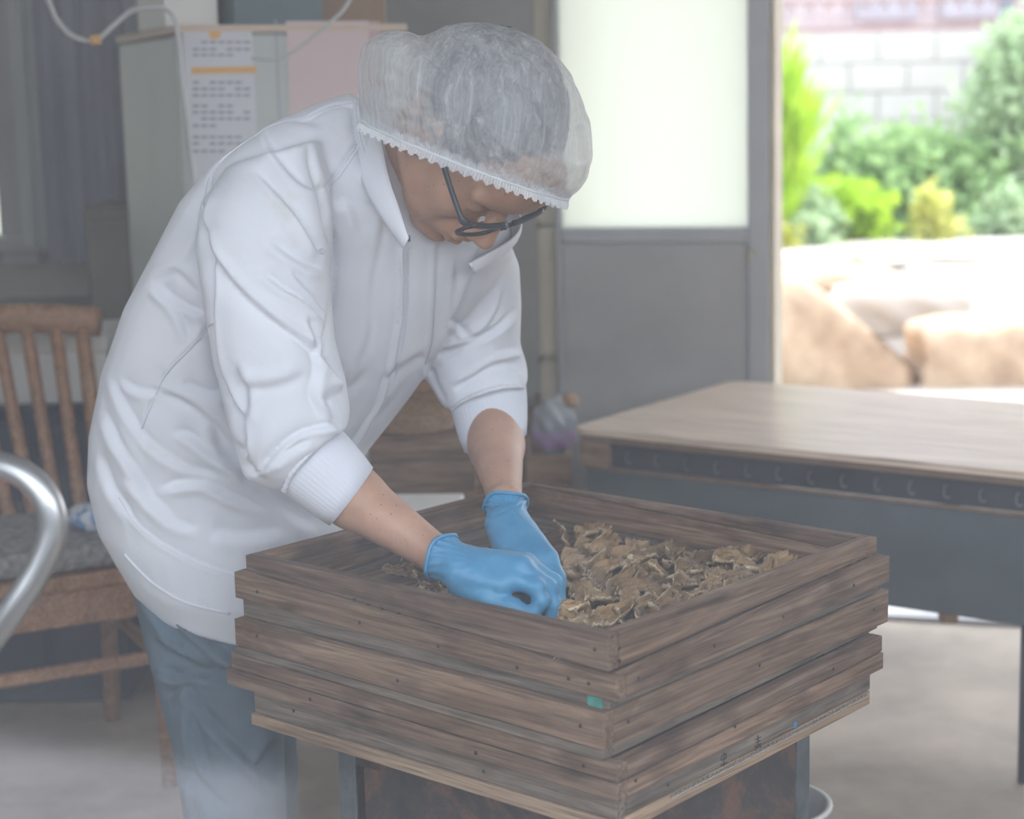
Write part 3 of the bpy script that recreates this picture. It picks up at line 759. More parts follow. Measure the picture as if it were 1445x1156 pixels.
# ------------------------------------------------------------------ plywood-topped table
TZ = .625
A = PZ(805, 603, TZ); B_ = PZ(1437, 665, TZ); ux = (B_-A)[:2]; ux /= np.linalg.norm(ux); ta = math.atan2(ux[1], ux[0])
tb = empty('work_table', (A[0], A[1], 0), ta); tag(tb, 'long work table with a warm plywood top and blue-grey metal side', 'table')
TL, TD = 1.55, .735
bm = bmesh.new()
def rrect(x0, x1, y0, y1, r, n=6):
    o = []
    for cx, cy, a0 in ((x1-r, y1-r, 0), (x0+r, y1-r, 90), (x0+r, y0+r, 180), (x1-r, y0+r, 270)):
        for k in range(n+1):
            a_ = math.radians(a0+90*k/n); o.append((cx+r*math.cos(a_), cy+r*math.sin(a_)))
    return o
o_ = rrect(0, TL, 0, TD, .035); n_ = len(o_)
V = [(x, y, TZ-.014) for x, y in o_]+[(x, y, TZ) for x, y in o_]
F = [tuple(range(n_))[::-1], tuple(range(n_, 2*n_))]+[(i, (i+1) % n_, n_+(i+1) % n_, n_+i) for i in range(n_)]
mesh_obj('table_top', V, F, M['ply'], tb, False, False)
box('edge_board', (.02, .010, TZ-.030), (TL-.02, .030, TZ-.0145), M['plyedge'], tb, .001)
for x0, y0, x1, y1 in ((.03, .03, TL-.03, .06), (.03, TD-.07, TL-.03, TD-.04)): box('frame_rail', (x0, y0, TZ-.085), (x1, y1, TZ-.031), M['frame_dark'], tb, .002)
box('frame_rail', (.03, .06, TZ-.085), (.06, TD-.07, TZ-.031), M['frame_dark'], tb, .002)
box('frame_rail', (TL-.06, .06, TZ-.085), (TL-.03, TD-.07, TZ-.031), M['frame_dark'], tb, .002)
wb = box('corner_block', (.012, .012, TZ-.085), (.085, .065, TZ-.031), M['crate'], tb, .003); tag(wb, 'brown wooden corner block')
box('side_panel', (.012, .036, .32), (TL-.03, .042, TZ-.088), M['sheet'], tb, .001)
box('side_panel', (.012, .042, .32), (.018, TD-.05, TZ-.088), M['sheet'], tb, .001)
box('lip', (.012, .026, TZ-.093), (TL-.03, .036, TZ-.086), M['plyedge'], tb, .001)
hk = None
for i in range(20):
    x = .13+i*.071
    if hk is None:
        hk = mesh_obj('hook', *tube_vf(catmull([(0, .026, TZ-.048), (0, .018, TZ-.05), (0, .016, TZ-.064), (.006, .016, TZ-.070), (.010, .018, TZ-.066)], 4), .0022, 6), M['hook'], tb, True, False); h = hk
    else: h = hk.copy(); COL.objects.link(h)
    h.location = (x, 0, 0)
# a rounded drum hanging under the top, as a heater box
for x in (.992, TL-.1):
    mesh_obj('leg', *tube_vf([(x, .05, .33), (x, .05, .004)], .0085, 8), M['frame_dark'], tb, True, False)
L_ = np.array([PZ(1437, 1105, 0)[0], PZ(1437, 1105, 0)[1]])-A[:2]
box('leg', (.05, TD-.12, 0), (.09, TD-.08, .33), M['frame_dark'], tb, .003)
box('leg', (TL-.12, TD-.12, 0), (TL-.08, TD-.08, .33), M['frame_dark'], tb, .003)
q = PZ(1340, 905, 0.0); q = P(1338, 900, 3.95)
wl_ = box('wooden_leg', (-.018, -.018, 0), (.018, .018, .40), M['crate_pale'], None, .003); wl_.location = (P(1338, 880, 3.75)[0], 3.75, 0.22); wl_.scale = (1, 1, .9); tag(wl_, 'short pale wooden foot under the table')
setp(wl_, tb); wl_.name = 'foot'
# ------------------------------------------------------------------ stack of wooden trays
TT = .72
cF = PZ(858, 897, TT)[:2]; cR = PZ(1242, 758, TT)[:2]; cL = PZ(342, 784, TT)[:2]
LA = float(np.linalg.norm(cR-cF)); LB = float(np.linalg.norm(cL-cF)); LS = (LA+LB)/2
e1 = (cR-cF)/LA; e2 = (cL-cF)/LB
ang = math.atan2(e1[1], e1[0])
trt = math.atan2(*( (e2[1]), (e2[0]) ))-math.pi/2
ang = (ang+trt)/2; e1 = np.array([math.cos(ang), math.sin(ang)]); e2 = np.array([-math.sin(ang), math.cos(ang)])
WT = .019
def tray_layer(root, m, n, p, q, top, bot, mat, name='board', z0=0, dp=(0, 0), wt=WT, mats=None):
    """one rectangular frame of four boards; rectangle a0..a1 (along e1) x b0..b1 (along e2); heights given at the left, front and right corners"""
    a0, a1, b0, b1 = -m+dp[0], LA+q+dp[0], -n+dp[1], LB+p+dp[1]
    zf = lambda t, a, b: TT-z0-(t[1]+(t[2]-t[1])*(a-a0)/(a1-a0)+(t[0]-t[1])*(b-b0)/(b1-b0))
    bot = tuple(v-.0011 for v in bot)
    def hx(x0, x1, y0, y1, alongx, mt):
        if alongx:
            c = [(x0, y0), (x1, y0), (x1, y1), (x0, y1)]
        else: c = [(x0, y0), (x1, y0), (x1, y1), (x0, y1)]
        mx, my = (x0+x1)/2, (y0+y1)/2; zc = (zf(top, mx, my)+zf(bot, mx, my))/2
        def w2l(x, y, z): return (x-mx, y-my, z-zc) if alongx else ((y-my), -(x-mx), z-zc)
        lo = [w2l(x, y, zf(bot, x, y)) for x, y in c]; hi = [w2l(x, y, zf(top, x, y)) for x, y in c]
        o = bm_obj(name, hexa_bm(lo+hi, .0016, 2), mt, root)
        for f in o.data.polygons: f.use_smooth = False
        o.location = (mx, my, zc-root.location.z); o.rotation_euler = (0, 0, 0 if alongx else math.pi/2)
        return o
    g = .0006
    mt = mats or [mat]*4
    o1 = hx(a0, a0+wt, b0, b1, False, mt[0])               # the viewer's left face
    o2 = hx(a0+wt+g, a1, b0, b0+wt, True, mt[1])           # right face
    o3 = hx(a0+wt+g, a1, b1-wt, b1, True, mt[2])
    o4 = hx(a1-wt, a1, b0+wt+g, b1-wt-g, False, mt[3])
    return (a0, a1, b0, b1, zf)
labels = ['topmost open wooden tray, full of dried slices', 'second wooden tray from the top, with a green paint mark at its corner',
          'third wooden tray from the top, jutting farthest out at its left end', 'bottom wooden tray with a pale lower batten and twisted wire']
MG, MT, MP = M['tray_grey'], M['tray'], M['tray_pale']
spec = [
 [((0, 0, 0, 0), (0, 0, 0), (.0225, .0450, .0235), MT, 'board'), ((.012, .020, .0115, 0), (.0230, .0465, .0240), (.0610, .0740, .0615), MT, 'batten')],
 [((.004, .002, .005, .004), (.0620, .0745, .0625), (.0880, .0880, .0790), MG, 'board'), ((.016, .004, .011, .026), (.0885, .0885, .0795), (.1275, .1340, .1280), MT, 'batten')],
 [((.014, .0, .013, .004), (.1285, .1345, .1290), (.1400, .1480, .1330), MG, 'board'), ((.012, .020, .027, -.017), (.1405, .1485, .1335), (.1640, .1700, .1570), MT, 'batten'), ((.0135, .0215, .037, -.016), (.1645, .1705, .1575), (.1895, .1930, .1820), MT, 'batten')],
 [((.0, .008, -.004, -.028), (.1900, .1935, .1825), (.2250, .2220, .2110), MG, 'board'), ((.004, .009, .000, -.030), (.2255, .2225, .2115), (.2430, .2420, .2320), MP, 'batten')],
]
TR = []
for i, sp_ in enumerate(spec):
    r = empty('wooden_tray', (cF[0], cF[1], TT-.243 if i == 3 else TT-[.074, .134, .193][i]), ang)
    tag(r, labels[i], 'tray', 'stacked wooden trays'); TR.append(r)
    for (mm, top, bot, mt, nm) in sp_:
        g = tray_layer(r, *mm, top, bot, mt, nm)
    # plank bottom
    a0, a1, b0, b1 = .02, LA-.03, .02, LB-.02; zb = TT-[.066, .120, .182, .235][i]-r.location.z
    n = 6 if i == 0 else 3
    for k in range(n):
        y0 = b0+(b1-b0)*k/n+.001; y1 = b0+(b1-b0)*(k+1)/n-.001
        o = bm_obj('bottom_plank', box_bm(-(a1-a0)/2, (a1-a0)/2, y0, y1, zb-.006, zb, .001), MT, r); o.location = ((a0+a1)/2, 0, 0)
def tl(a, b, z):
    q = cF+e1*a+e2*b; return np.array([q[0], q[1], z])
def on_tray(root, o):  # child built in tray coordinates (a, b, height)
    o.parent = root; return o
# nail heads and knots' holes
def nails(i, lst):
    for face, s, dz, off in lst:
        V, F = lathe_vf([(.0001, .0012), (.0022, .0010), (.0026, 0)], 10)
        z_ = TT-dz-TR[i].location.z
        if face == 'L': V = np.stack([-V[:, 2]-off, V[:, 0]+s, V[:, 1]+z_], 1)
        else: V = np.stack([V[:, 0]+s, -V[:, 2]-off, V[:, 1]+z_], 1)
        mesh_obj('nail', V, F, M['nail'], TR[i], True, False)
nails(0, [('L', .02, .058, .0121), ('L', .05, .058, .0121), ('L', .13, .060, .0121), ('L', .26, .058, .0121), ('L', .40, .052, .0121), ('L', .60, .044, .0121), ('L', .02, .020, .0001),
          ('R', .03, .055, .0201), ('R', .18, .052, .0201), ('R', .33, .050, .0201), ('R', .50, .046, .0201), ('R', .02, .02, .0001), ('R', .02, .035, .0001)])
nails(1, [('L', .03, .11, .0161), ('L', .33, .115, .0161), ('L', .60, .105, .0161), ('R', .03, .11, .0041), ('R', .30, .11, .0041), ('R', .58, .10, .0041)])
nails(2, [('L', .03, .160, .0121), ('L', .20, .182, .0136), ('L', .50, .175, .0136), ('R', .02, .175, .0216), ('R', .22, .165, .0216), ('R', .45, .15, .0201)])
nails(3, [('L', .2, .21, .0001), ('L', .55, .205, .0001), ('R', .1, .208, .0081)])
# green and blue paint marks
def patch(i, face, s0, s1, d0, d1, off, mat, nm, lab):
    z1_, z0_ = TT-d0-TR[i].location.z, TT-d1-TR[i].location.z
    bm = box_bm(-off-.0008, -off, s0, s1, z0_, z1_, 0) if face == 'L' else box_bm(s0, s1, -off-.0008, -off, z0_, z1_, 0)
    o = bm_obj(nm, bm, mat, TR[i]); tag(o, lab)
patch(1, 'L', .006, .028, .0755, .0875, .0041, M['green'], 'paint_mark', 'small green painted square')
patch(3, 'R', .372, .379, .2055, .2135, .0081, M['blue_paint'], 'paint_mark', 'small blue painted dab')
# faint black brush marks
ink = plain('brush_ink', (.02, .018, .016), .8, bmp=0)
def strokes(i, face, s, dz, off, segs, sc):
    lst = []
    for (x0, y0, x1, y1) in segs:
        pts = []
        for t in (0, 1):
            xx = s+(x0+(x1-x0)*t)*sc*(-1 if face == 'L' else 1); zz = TT-dz+(y0+(y1-y0)*t)*sc-TR[i].location.z
            pts.append((-off, xx, zz) if face == 'L' else (xx, -off, zz))
        lst.append(tube_vf(pts, .0008*(sc/.01)**.5, 5))
    mesh_obj('brush_mark', *join_vf(lst), ink, TR[i], False, False)
strokes(3, 'R', .29, .2085, .0083, [(-.6, .5, .6, .5), (0, .9, 0, -.9), (-.5, .1, .5, .1), (-.7, -.4, .7, -.4), (-.2, -.4, -.7, -.9), (.2, -.4, .7, -.9)], .010)
strokes(3, 'R', .215, .2105, .0083, [(-.5, .7, .5, .7), (-.5, .1, .5, .1), (-.5, .7, -.5, .1), (.5, .7, .5, .1), (0, 1, 0, -1), (-.7, -.5, .7, -.5)], .010)
for k, s in enumerate((.42, .395, .37, .34, .31, .285, .25, .235, .20, .18)):
    strokes(0, 'L', s, .0285+.0024*k*.8, .0003, [[(-.5, .3, .5, .35), (0, .5, -.1, -.4)], [(-.4, 0, .4, .1)], [(-.3, .4, .3, .1), (.1, .3, 0, -.4)]][k % 3], .007)
# twisted wire with beads along the bottom tray
pts = []; V0 = []
def wire():
    lst = []
    n = 150
    for ph in (0, math.pi):
        pts = []
        for k in range(n*3):
            t = k/(n*3-1); a_ = t*150; s = .10+t*(LA-.14)
            pts.append((s, -.0092-.0018*(1+math.cos(a_+ph)), TT-(.2255-.0115*s/LA*1.0)+.0018*math.sin(a_+ph)-TR[3].location.z))
        lst.append(tube_vf(pts, .0009, 5))
    return join_vf(lst)
mesh_obj('twisted_wire', *wire(), M['wire'], TR[3], True, False)

# ------------------------------------------------------------------ stand below the trays
st = empty('stand', (cF[0], cF[1], 0), ang); tag(st, 'rusty metal stand with angle-iron corner posts under the trays', 'stand')
ZS = TT-.2445
sa0, sa1, sb0, sb1 = .035, .475, .035, .50
box('side_panel', (sa0, sb0+.03, .05), (sa0+.004, sb1-.045, ZS-.004), M['rust'], st)
box('side_panel', (sa0+.03, sb0, .05), (sa1-.03, sb0+.004, ZS-.004), M['rust'], st)
box('side_panel', (sa0+.03, sb1-.004, .05), (sa1-.03, sb1, ZS-.004), M['rust'], st)
box('side_panel', (sa1-.004, sb0+.03, .05), (sa1, sb1-.03, ZS-.004), M['rust'], st)
PM = plain('blue_grey_post', (.075, .088, .095), .6, var=.35, vs=25)
for x in (sa0, sa1):
    for y in (sb0, sb1):
        sx_, sy_ = (1 if x == sa0 else -1), (1 if y == sb0 else -1)
        bm = box_bm(min(x, x+sx_*.032), max(x, x+sx_*.032), min(y-sy_*.003, y+sy_*.001), max(y-sy_*.003, y+sy_*.001), 0, ZS, .0008)
        box_bm(min(x-sx_*.003, x+sx_*.001), max(x-sx_*.003, x+sx_*.001), min(y, y+sy_*.032), max(y, y+sy_*.032), 0, ZS, .0008, 1, bm)
        bm_obj('corner_post', bm, PM, st)
box('cross_bar', (sa0, sb1-.08, ZS-.03), (sa0+.02, sb1-.03, ZS-.001), M['dark'], st)
# pale bucket behind the stand
q = PZ(1096, 1160, .22); 
bkt = empty('bucket', (q[0], q[1]+.12, 0)); tag(bkt, 'grey plastic bucket behind the corner post of the stand', 'bucket')
V, F = lathe_vf([(.001, .002), (.075, .002), (.098, .20), (.103, .20), (.103, .206), (.096, .206), (.073, .006), (.001, .006)], 32); mesh_obj('body', V, F, M['bucket'], bkt, True, False)
V, F = tube_vf([(.1025*math.cos(a), .1025*math.sin(a), .203) for a in np.linspace(0, 2*math.pi, 33)[:-1]], .004, 8, True); mesh_obj('rim', V, F, M['white'], bkt, True, False)

# ------------------------------------------------------------------ dried slices in the top tray
def slice_mat():
    m, nt, b = nmat('dried_slice'); mp = mapping(nt, rnd=True)
    n = noise(nt, mp, 28, 6, .7, .6); r = ramp(nt, [(.30, (.09, .05, .024)), (.45, (.22, .14, .068)), (.6, (.34, .24, .135)), (.75, (.47, .37, .235))]); nt.links.new(n.outputs[0], r.inputs[0])
    at = nt.nodes.new('ShaderNodeAttribute'); at.attribute_name = 'edge'
    n2 = noise(nt, mp, 60, 4, .7); mu = nt.nodes.new('ShaderNodeMath'); mu.operation = 'MULTIPLY'; nt.links.new(at.outputs['Fac'], mu.inputs[0]); nt.links.new(n2.outputs[0], mu.inputs[1])
    r5 = ramp(nt, [(.34, (0, 0, 0)), (.54, (1, 1, 1))]); nt.links.new(mu.outputs[0], r5.inputs[0])
    oi = nt.nodes.new('ShaderNodeObjectInfo'); r4 = ramp(nt, [(0, (.62, .55, .48)), (.6, (1, .95, .9)), (1, (1.25, 1.15, 1.05))]); nt.links.new(oi.outputs['Random'], r4.inputs[0])
    c = mixc(nt, 1, r.outputs[0], r4.outputs[0], 'MULTIPLY')
    c = mixc(nt, r5.outputs[0], c, (.62, .52, .36))
    nt.links.new(c, b.inputs['Base Color']); b.inputs['Roughness'].default_value = .55
    n3 = noise(nt, mp, 90, 6, .7); bump(nt, b, n3.outputs[0], .7, .002); return m
SM = slice_mat()
def slice_mesh(seed):
    rr = np.random.default_rng(seed); nu, nv = 34, 16; V = []; E = []
    ph = rr.uniform(0, 6.28, 10); Lh = rr.uniform(.040, .056); Wh = rr.uniform(.0105, .0145); cu = rr.uniform(-.4, .5); rollv = rr.uniform(.3, 1.1)
    for side in (1, -1):
        for i in range(nu):
            u = i/(nu-1)*2-1
            wd_ = Wh*(max(0, 1-abs(u)**2.6)**.5*.9+.10)*(1+.18*math.sin(5*u+ph[0])+.1*math.sin(11*u+ph[1]))
            for j in range(nv):
                v = j/(nv-1)*2-1
                e = max(abs(v), abs(u))**9
                th = .0026+.0018*e-.0022*max(abs(v), abs(u))**30
                x = u*Lh*(1+.05*math.sin(3*v+ph[2])); y = v*wd_+cu*.018*u*u+.004*math.sin(4*u+ph[3])
                zc = .006*rollv*v*v*(1+.4*math.sin(6*u+ph[4]))*1.1+.0020*math.sin(8*v+2*math.sin(2.5*u+ph[5]))+.0013*math.sin(15*v+3*u+ph[6])+.0012*math.sin(10*v+7*u+ph[7])+.0045*math.sin(3*u+ph[8])+.0007*math.sin(25*u+11*v+ph[9])
                if side == 1 and e > .3: zc += .0012*math.sin(40*u+ph[1])*e
                V.append((x, y, zc+side*th/1.0)); E.append(e if side == 1 else e*.7)
    F = []; N = nu*nv
    for i in range(nu-1):
        for j in range(nv-1):
            a = i*nv+j; F.append((a, a+nv, a+nv+1, a+1)); F.append((N+a+1, N+a+nv+1, N+a+nv, N+a))
    ring = [i*nv for i in range(nu)]+[(nu-1)*nv+j for j in range(1, nv)]+[i*nv+nv-1 for i in range(nu-2, -1, -1)]+[j for j in range(nv-2, 0, -1)]
    for a, b in zip(ring, ring[1:]+ring[:1]): F.append((a, b, N+b, N+a))
    me = bpy.data.meshes.new('dried_slice'); me.from_pydata([tuple(v) for v in V], [], F)
    at = me.attributes.new('edge', 'FLOAT', 'POINT'); at.data.foreach_set('value', E)
    bm = bmesh.new(); bm.from_mesh(me); bmesh.ops.recalc_face_normals(bm, faces=bm.faces); bm.to_mesh(me); bm.free()
    me.polygons.foreach_set('use_smooth', [True]*len(me.polygons)); me.materials.append(SM); return me
protos = [slice_mesh(40+k) for k in range(9)]
ZB = TT-.066
def put_slice(k, a, b, z_, yaw, tilt, roll, lab, grp, s=1.0, name='dried_slice'):
    o = bpy.data.objects.new(name, protos[k % 9]); COL.objects.link(o)
    q = tl(a, b, z_); o.location = tuple(q); o.rotation_euler = (roll, tilt, yaw+ang); o.scale = (s, s, s)
    tag(o, lab, 'dried food', grp); return o
rr = np.random.default_rng(11); cnt = 0
def hand_near(a, b):
    q = tl(a, b, ZB+.02); px = project(q[None])[0]
    return 618 < px[0] < 792 and px[1] > 700
rows = 0
ORD = ['first', 'second', 'third', 'fourth', 'fifth', 'sixth', 'seventh', 'eighth', 'ninth', 'tenth', 'eleventh', 'twelfth', 'thirteenth', 'fourteenth', 'fifteenth', 'sixteenth', 'seventeenth']
SL = []
for a in np.arange(.045, LA-.04, .060):
    for b in np.arange(.045, LB-.05, .041):
        aa, bb = a+rr.uniform(-.010, .010), b+rr.uniform(-.012, .012)
        q = project(tl(aa, bb, ZB+.02)[None])[0]
        if q[0] < 800: continue
        if aa < .035 or aa > LA-.05 or bb < .05: continue
        # a bare band along the far board
        if bb > LB-.10 and aa < .30: continue
        if aa > LA-.11 and rr.random() < .5: continue
        SL.append((a, bb, put_slice(cnt, aa, bb, ZB+.012+rr.uniform(0, .010), rr.normal(.25, .28), rr.uniform(-.08, .10), rr.uniform(.05, .45),
                  'curled brown dried slice with pale edges, lying in the right part of the top tray', 'dried slices in the right part of the top tray', rr.uniform(1.0, 1.3)))); cnt += 1
for k, a in enumerate(sorted({s[0] for s in SL}, reverse=True)):
    for j, s in enumerate(sorted([s for s in SL if s[0] == a], key=lambda s: s[1])):
        s[2]['label'] = 'dried slice, %s from the near board in the %s row from the right-hand board' % (ORD[j], ORD[k])
cnt2 = 0
NH = ((.06, .49), (.10, .44), (.05, .42), (.16, .40), (.08, .36), (.14, .33), (.20, .46), (.05, .30), (.30, .54), (.34, .50), (.24, .52))
for aa, bb in NH:
    q = tl(aa, bb, ZB+.014)
    put_slice(cnt2+3, aa, bb, ZB+.012+rr.uniform(0, .004), rr.normal(1.2, .6), rr.uniform(-.1, .1), rr.uniform(.2, .8),
              'dried slice %s from the left among those around the gloved hands' % ORD[sorted(NH, key=lambda q: project(tl(q[0], q[1], ZB)[None])[0][0]).index((aa, bb))], 'dried slices near the hands', .9); cnt2 += 1
q = PZ(792, 752, ZB+.03); v = np.array(q[:2])-cF
put_slice(2, float(v@e1), float(v@e2), ZB+.026, 1.15, -.5, .9, 'lone dried slice standing on end near the back corner of the tray', None, .62)
q = PZ(632, 838, ZB+.02)
for k, (px, py, yaw, rl, lab) in enumerate(((563, 801, -.2, 1.2, 'curled pale dried slice farthest left in the tray'), (583, 812, .9, 1.3, 'upright pale dried slice left of the right wrist'), (607, 826, 1.3, 1.45, 'narrow white-edged dried slice just below the right wrist'))):
    q = PZ(px, py, ZB+.028); v = np.array(q[:2])-cF
    put_slice(k+1, float(v@e1), float(v@e2), ZB+.024, yaw, .2, rl, lab, None, .55)
# ------------------------------------------------------------------ the person
def coat_mat():
    m, nt, b = nmat('white_cotton_coat'); mp = mapping(nt, rnd=False)
    n = noise(nt, mp, 5, 4); n1 = noise(nt, mp, 11, 5, .7)
    r = ramp(nt, [(.3, (.66, .68, .75)), (.7, (.72, .74, .80))]); nt.links.new(n.outputs[0], r.inputs[0])
    r2 = ramp(nt, [(.60, (1, 1, 1)), (.74, (.93, .91, .84))]); nt.links.new(n1.outputs[0], r2.inputs[0])
    c = mixc(nt, .9, r.outputs[0], r2.outputs[0], 'MULTIPLY'); nt.links.new(c, b.inputs['Base Color'])
    b.inputs['Roughness'].default_value = .85; b.inputs['Specular IOR Level'].default_value = .25
    b.inputs['Sheen Weight'].default_value = .15
    n2 = noise(nt, mp, 26, 5, .6); n3 = noise(nt, mp, 500, 2)
    bn = bump(nt, b, n2.outputs[0], .35, .004)
    b2 = nt.nodes.new('ShaderNodeBump'); b2.inputs['Strength'].default_value = .15; b2.inputs['Distance'].default_value = .0008
    nt.links.new(n3.outputs[0], b2.inputs['Height']); nt.links.new(bn.outputs[0], b2.inputs['Normal']); nt.links.new(b2.outputs[0], b.inputs['Normal'])
    return m
M['coat'] = coat_mat()
M['knit'] = plain('white_knit', (.66, .68, .76), .9, var=.03, vs=8, bmp=.25, bs=300)
M['coat_in'] = plain('coat_inner', (.50, .52, .58), .9)
M['trouser'] = plain('blue_grey_trousers', (.10, .145, .185), .85, var=.12, vs=14, bmp=.3, bs=220)
M['zip'] = plain('zip_metal', (.20, .20, .21), .4, metal=.6, bmp=0)
M['specs'] = plain('dark_blue_frame', (.018, .030, .042), .35, bmp=0)
M['hair'] = plain('greying_dark_hair', (.035, .037, .048), .6, var=.6, vs=40, bmp=.6, bs=200)
M['shoe'] = plain('white_shoe', (.55, .55, .55), .6)
def glove_mat():
    m, nt, b = nmat('blue_nitrile'); mp = mapping(nt, rnd=False); n = noise(nt, mp, 14, 4)
    r = ramp(nt, [(.3, (.045, .225, .43)), (.7, (.08, .31, .53))]); nt.links.new(n.outputs[0], r.inputs[0]); nt.links.new(r.outputs[0], b.inputs['Base Color'])
    b.inputs['Roughness'].default_value = .42; n2 = noise(nt, mp, 45, 5, .6); n2.inputs['Distortion'].default_value = 1.2; bump(nt, b, n2.outputs[0], .35, .003)
    return m
M['glove'] = glove_mat()
def skin_mat():
    m, nt, b = nmat('skin'); mp = mapping(nt, rnd=False); n = noise(nt, mp, 16, 5, .6); n2 = noise(nt, mp, 170, 3)
    t = nt.nodes.new('ShaderNodeTexVoronoi'); t.inputs['Scale'].default_value = 95; nt.links.new(mp.outputs[0], t.inputs['Vector'])
    r = ramp(nt, [(.3, (.39, .215, .145)), (.7, (.50, .295, .205))]); nt.links.new(n.outputs[0], r.inputs[0])
    s = ramp(nt, [(.07, (.45, .36, .32)), (.13, (1, 1, 1))]); nt.links.new(t.outputs['Distance'], s.inputs[0])
    c = mixc(nt, .9, r.outputs[0], s.outputs[0], 'MULTIPLY'); nt.links.new(c, b.inputs['Base Color'])
    b.inputs['Roughness'].default_value = .5; b.inputs['Subsurface Weight'].default_value = .08; b.inputs['Subsurface Radius'].default_value = (1, .35, .2); b.inputs['Subsurface Scale'].default_value = .006
    bump(nt, b, n2.outputs[0], .25, .0008); return m
M['skin'] = skin_mat()

# --- head frame: columns forward, left, up
HF = np.array([.278, -.153, -.948]); HF /= np.linalg.norm(HF)
HL = np.array([.654, .753, .070]); HL -= HF*(HL@HF); HL /= np.linalg.norm(HL)
HU = np.cross(HF, HL); HM = np.stack([HF, HL, HU], 1); HS = 1.13
HO = np.array([-.039, 2.478, 1.282])
def hd(*a): return HO+HM@(np.array(a, float)*HS)

def body():
    def ax(lo, hi, f0, f1, c, f):
        v = [lo]
        while v[-1] < hi: v.append(v[-1]+(f if f0 < v[-1] < f1 else c))
        return v
    fld = Field(ax(-.75, .30, -.20, .09, .010, .0026), ax(2.10, 3.10, 2.33, 2.63, .011, .0028), ax(-.02, 1.50, 1.10, 1.42, .011, .0026))
    C_, L_ = fld.cap, fld.ell
    # head, in head coordinates
    E = lambda c, r, k=.012, mode='add': L_(hd(*c), np.array(r)*HS, HM, k, mode)
    K = lambda a, b, ra, rb=None, k=.008, mode='add': C_(hd(*a), hd(*b), ra*HS, (rb or ra)*HS, k, mode)
    E((-.012, 0, .035), (.096, .075, .086))
    E((.030, 0, -.025), (.062, .062, .082), .02)
    for s in (-1, 1):
        K((.000, s*.053, -.058), (.066, s*.022, -.100), .018, .017, .02)
        E((.058, s*.040, -.026), (.028, .024, .026), .018)       # cheek
        E((.050, s*.036, -.066), (.028, .022, .030), .018)       # lower cheek
        K((.088, s*.010, .026), (.074, s*.050, .020), .011, .009, .012)  # brow
        E((.094, s*.031, -.004), (.015, .017, .013), .008, 'sub')        # socket
        E((.076, s*.031, -.004), (.0145, .0155, .0135), .003)            # lid over eyeball
        K((.0905, s*.022, -.009), (.088, s*.042, -.007), .0012, .0012, .002, 'sub')  # lid line
        K((.086, s*.022, -.022), (.080, s*.046, -.022), .003, .002, .004)  # eye bag
        E((.106, s*.0125, -.043), (.010, .0085, .008), .005)             # nose wing
        E((.109, s*.007, -.049), (.006, .004, .004), .003, 'sub')
        K((.108, s*.020, -.042), (.094, s*.031, -.066), .0025, .0018, .005, 'sub')   # nose to mouth fold
        K((.090, s*.034, -.072), (.078, s*.036, -.092), .0020, .0015, .005, 'sub')   # mouth to jaw fold
        # ear
        E((-.010, s*.079, -.008), (.019, .008, .034), .006)
        E((-.012, s*.086, -.004), (.011, .006, .022), .004, 'sub')
        E((-.004, s*.080, -.032), (.009, .006, .012), .004)
        K((.004, s*.080, -.016), (.006, s*.080, -.006), .004, .003, .004)
    E((.082, 0, -.103), (.020, .024, .017), .016)                # chin
    E((.078, 0, .055), (.030, .052, .04), .03)                   # forehead
    K((.090, 0, .010), (.116, 0, -.034), .0085, .0125, .010)     # nose
    E((.118, 0, -.038), (.0125, .0125, .010), .006)
    E((.082, 0, -.070), (.025, .032, .022), .014)                # mouth mound
    K((.104, -.016, -.064), (.108, 0, -.061), .0055, .006, .005); K((.104, .016, -.064), (.108, 0, -.061), .0055, .006, .005)
    K((.101, -.015, -.079), (.105, 0, -.080), .0055, .0065, .005); K((.101, .015, -.079), (.105, 0, -.080), .0055, .0065, .005)
    K((.098, -.026, -.072), (.112, 0, -.071), .0016, .0020, .003, 'sub'); K((.098, .026, -.072), (.112, 0, -.071), .0016, .0020, .003, 'sub')
    K((.100, -.018, -.090), (.100, .018, -.090), .0018, .0018, .005, 'sub')
    # neck
    nk = P(545, 250, 2.64)
    C_(hd(-.025, 0, -.020), nk, .058, .056, .03)
    C_(hd(.02, 0, -.085), nk+[.03, -.02, -.03], .030, .040, .03)
    # trunk, kept inside the coat
    sh = P(530, 300, 2.64); hp = P(310, 760, 2.78); shR = P(375, 290, 2.50); shL = P(680, 345, 2.78)
    C_(nk, P(520, 290, 2.66), .055, .07, .04); C_(P(520, 290, 2.66), P(410, 500, 2.72), .08, .10, .05); C_(P(410, 500, 2.72), hp, .10, .11, .05)
    C_(P(400, 290, 2.53), P(665, 370, 2.76), .045, .045, .04)
    # arms
    eR = P(395, 590, 2.44); wR = P(630, 792, 2.352); eL = P(690, 548, 2.83); wL = P(714, 712, 2.53)
    C_(P(400, 310, 2.50), eR, .050, .042, .03); mR = P(500, 703, 2.42); C_(eR, mR, .042, .0415, .03); C_(mR, wR, .0415, .0225, .012)
    C_(P(665, 370, 2.76), eL, .048, .040, .03); mL = P(700, 630, 2.71); C_(eL, mL, .040, .0415, .03); C_(mL, wL, .0415, .0225, .012)
    # legs
    for i, dy in enumerate((0, .17)):
        h = P(310+i*20, 800, 2.74+dy); kn = P(320+i*10, 1010, 2.73+dy); an = np.array([kn[0]+.02, kn[1]+.06, .09])
        C_(h, kn, .060, .045, .03); C_(kn, an, .042, .032, .03); C_(an-[0, 0, .05], an+[.13, -.08, -.055], .035, .028, .02)
    for hand in HANDS:
        for a, b, ra, rb in hand: C_(a, b, ra-.0055, rb-.0045, .006)
    V, F = fld.mesh()
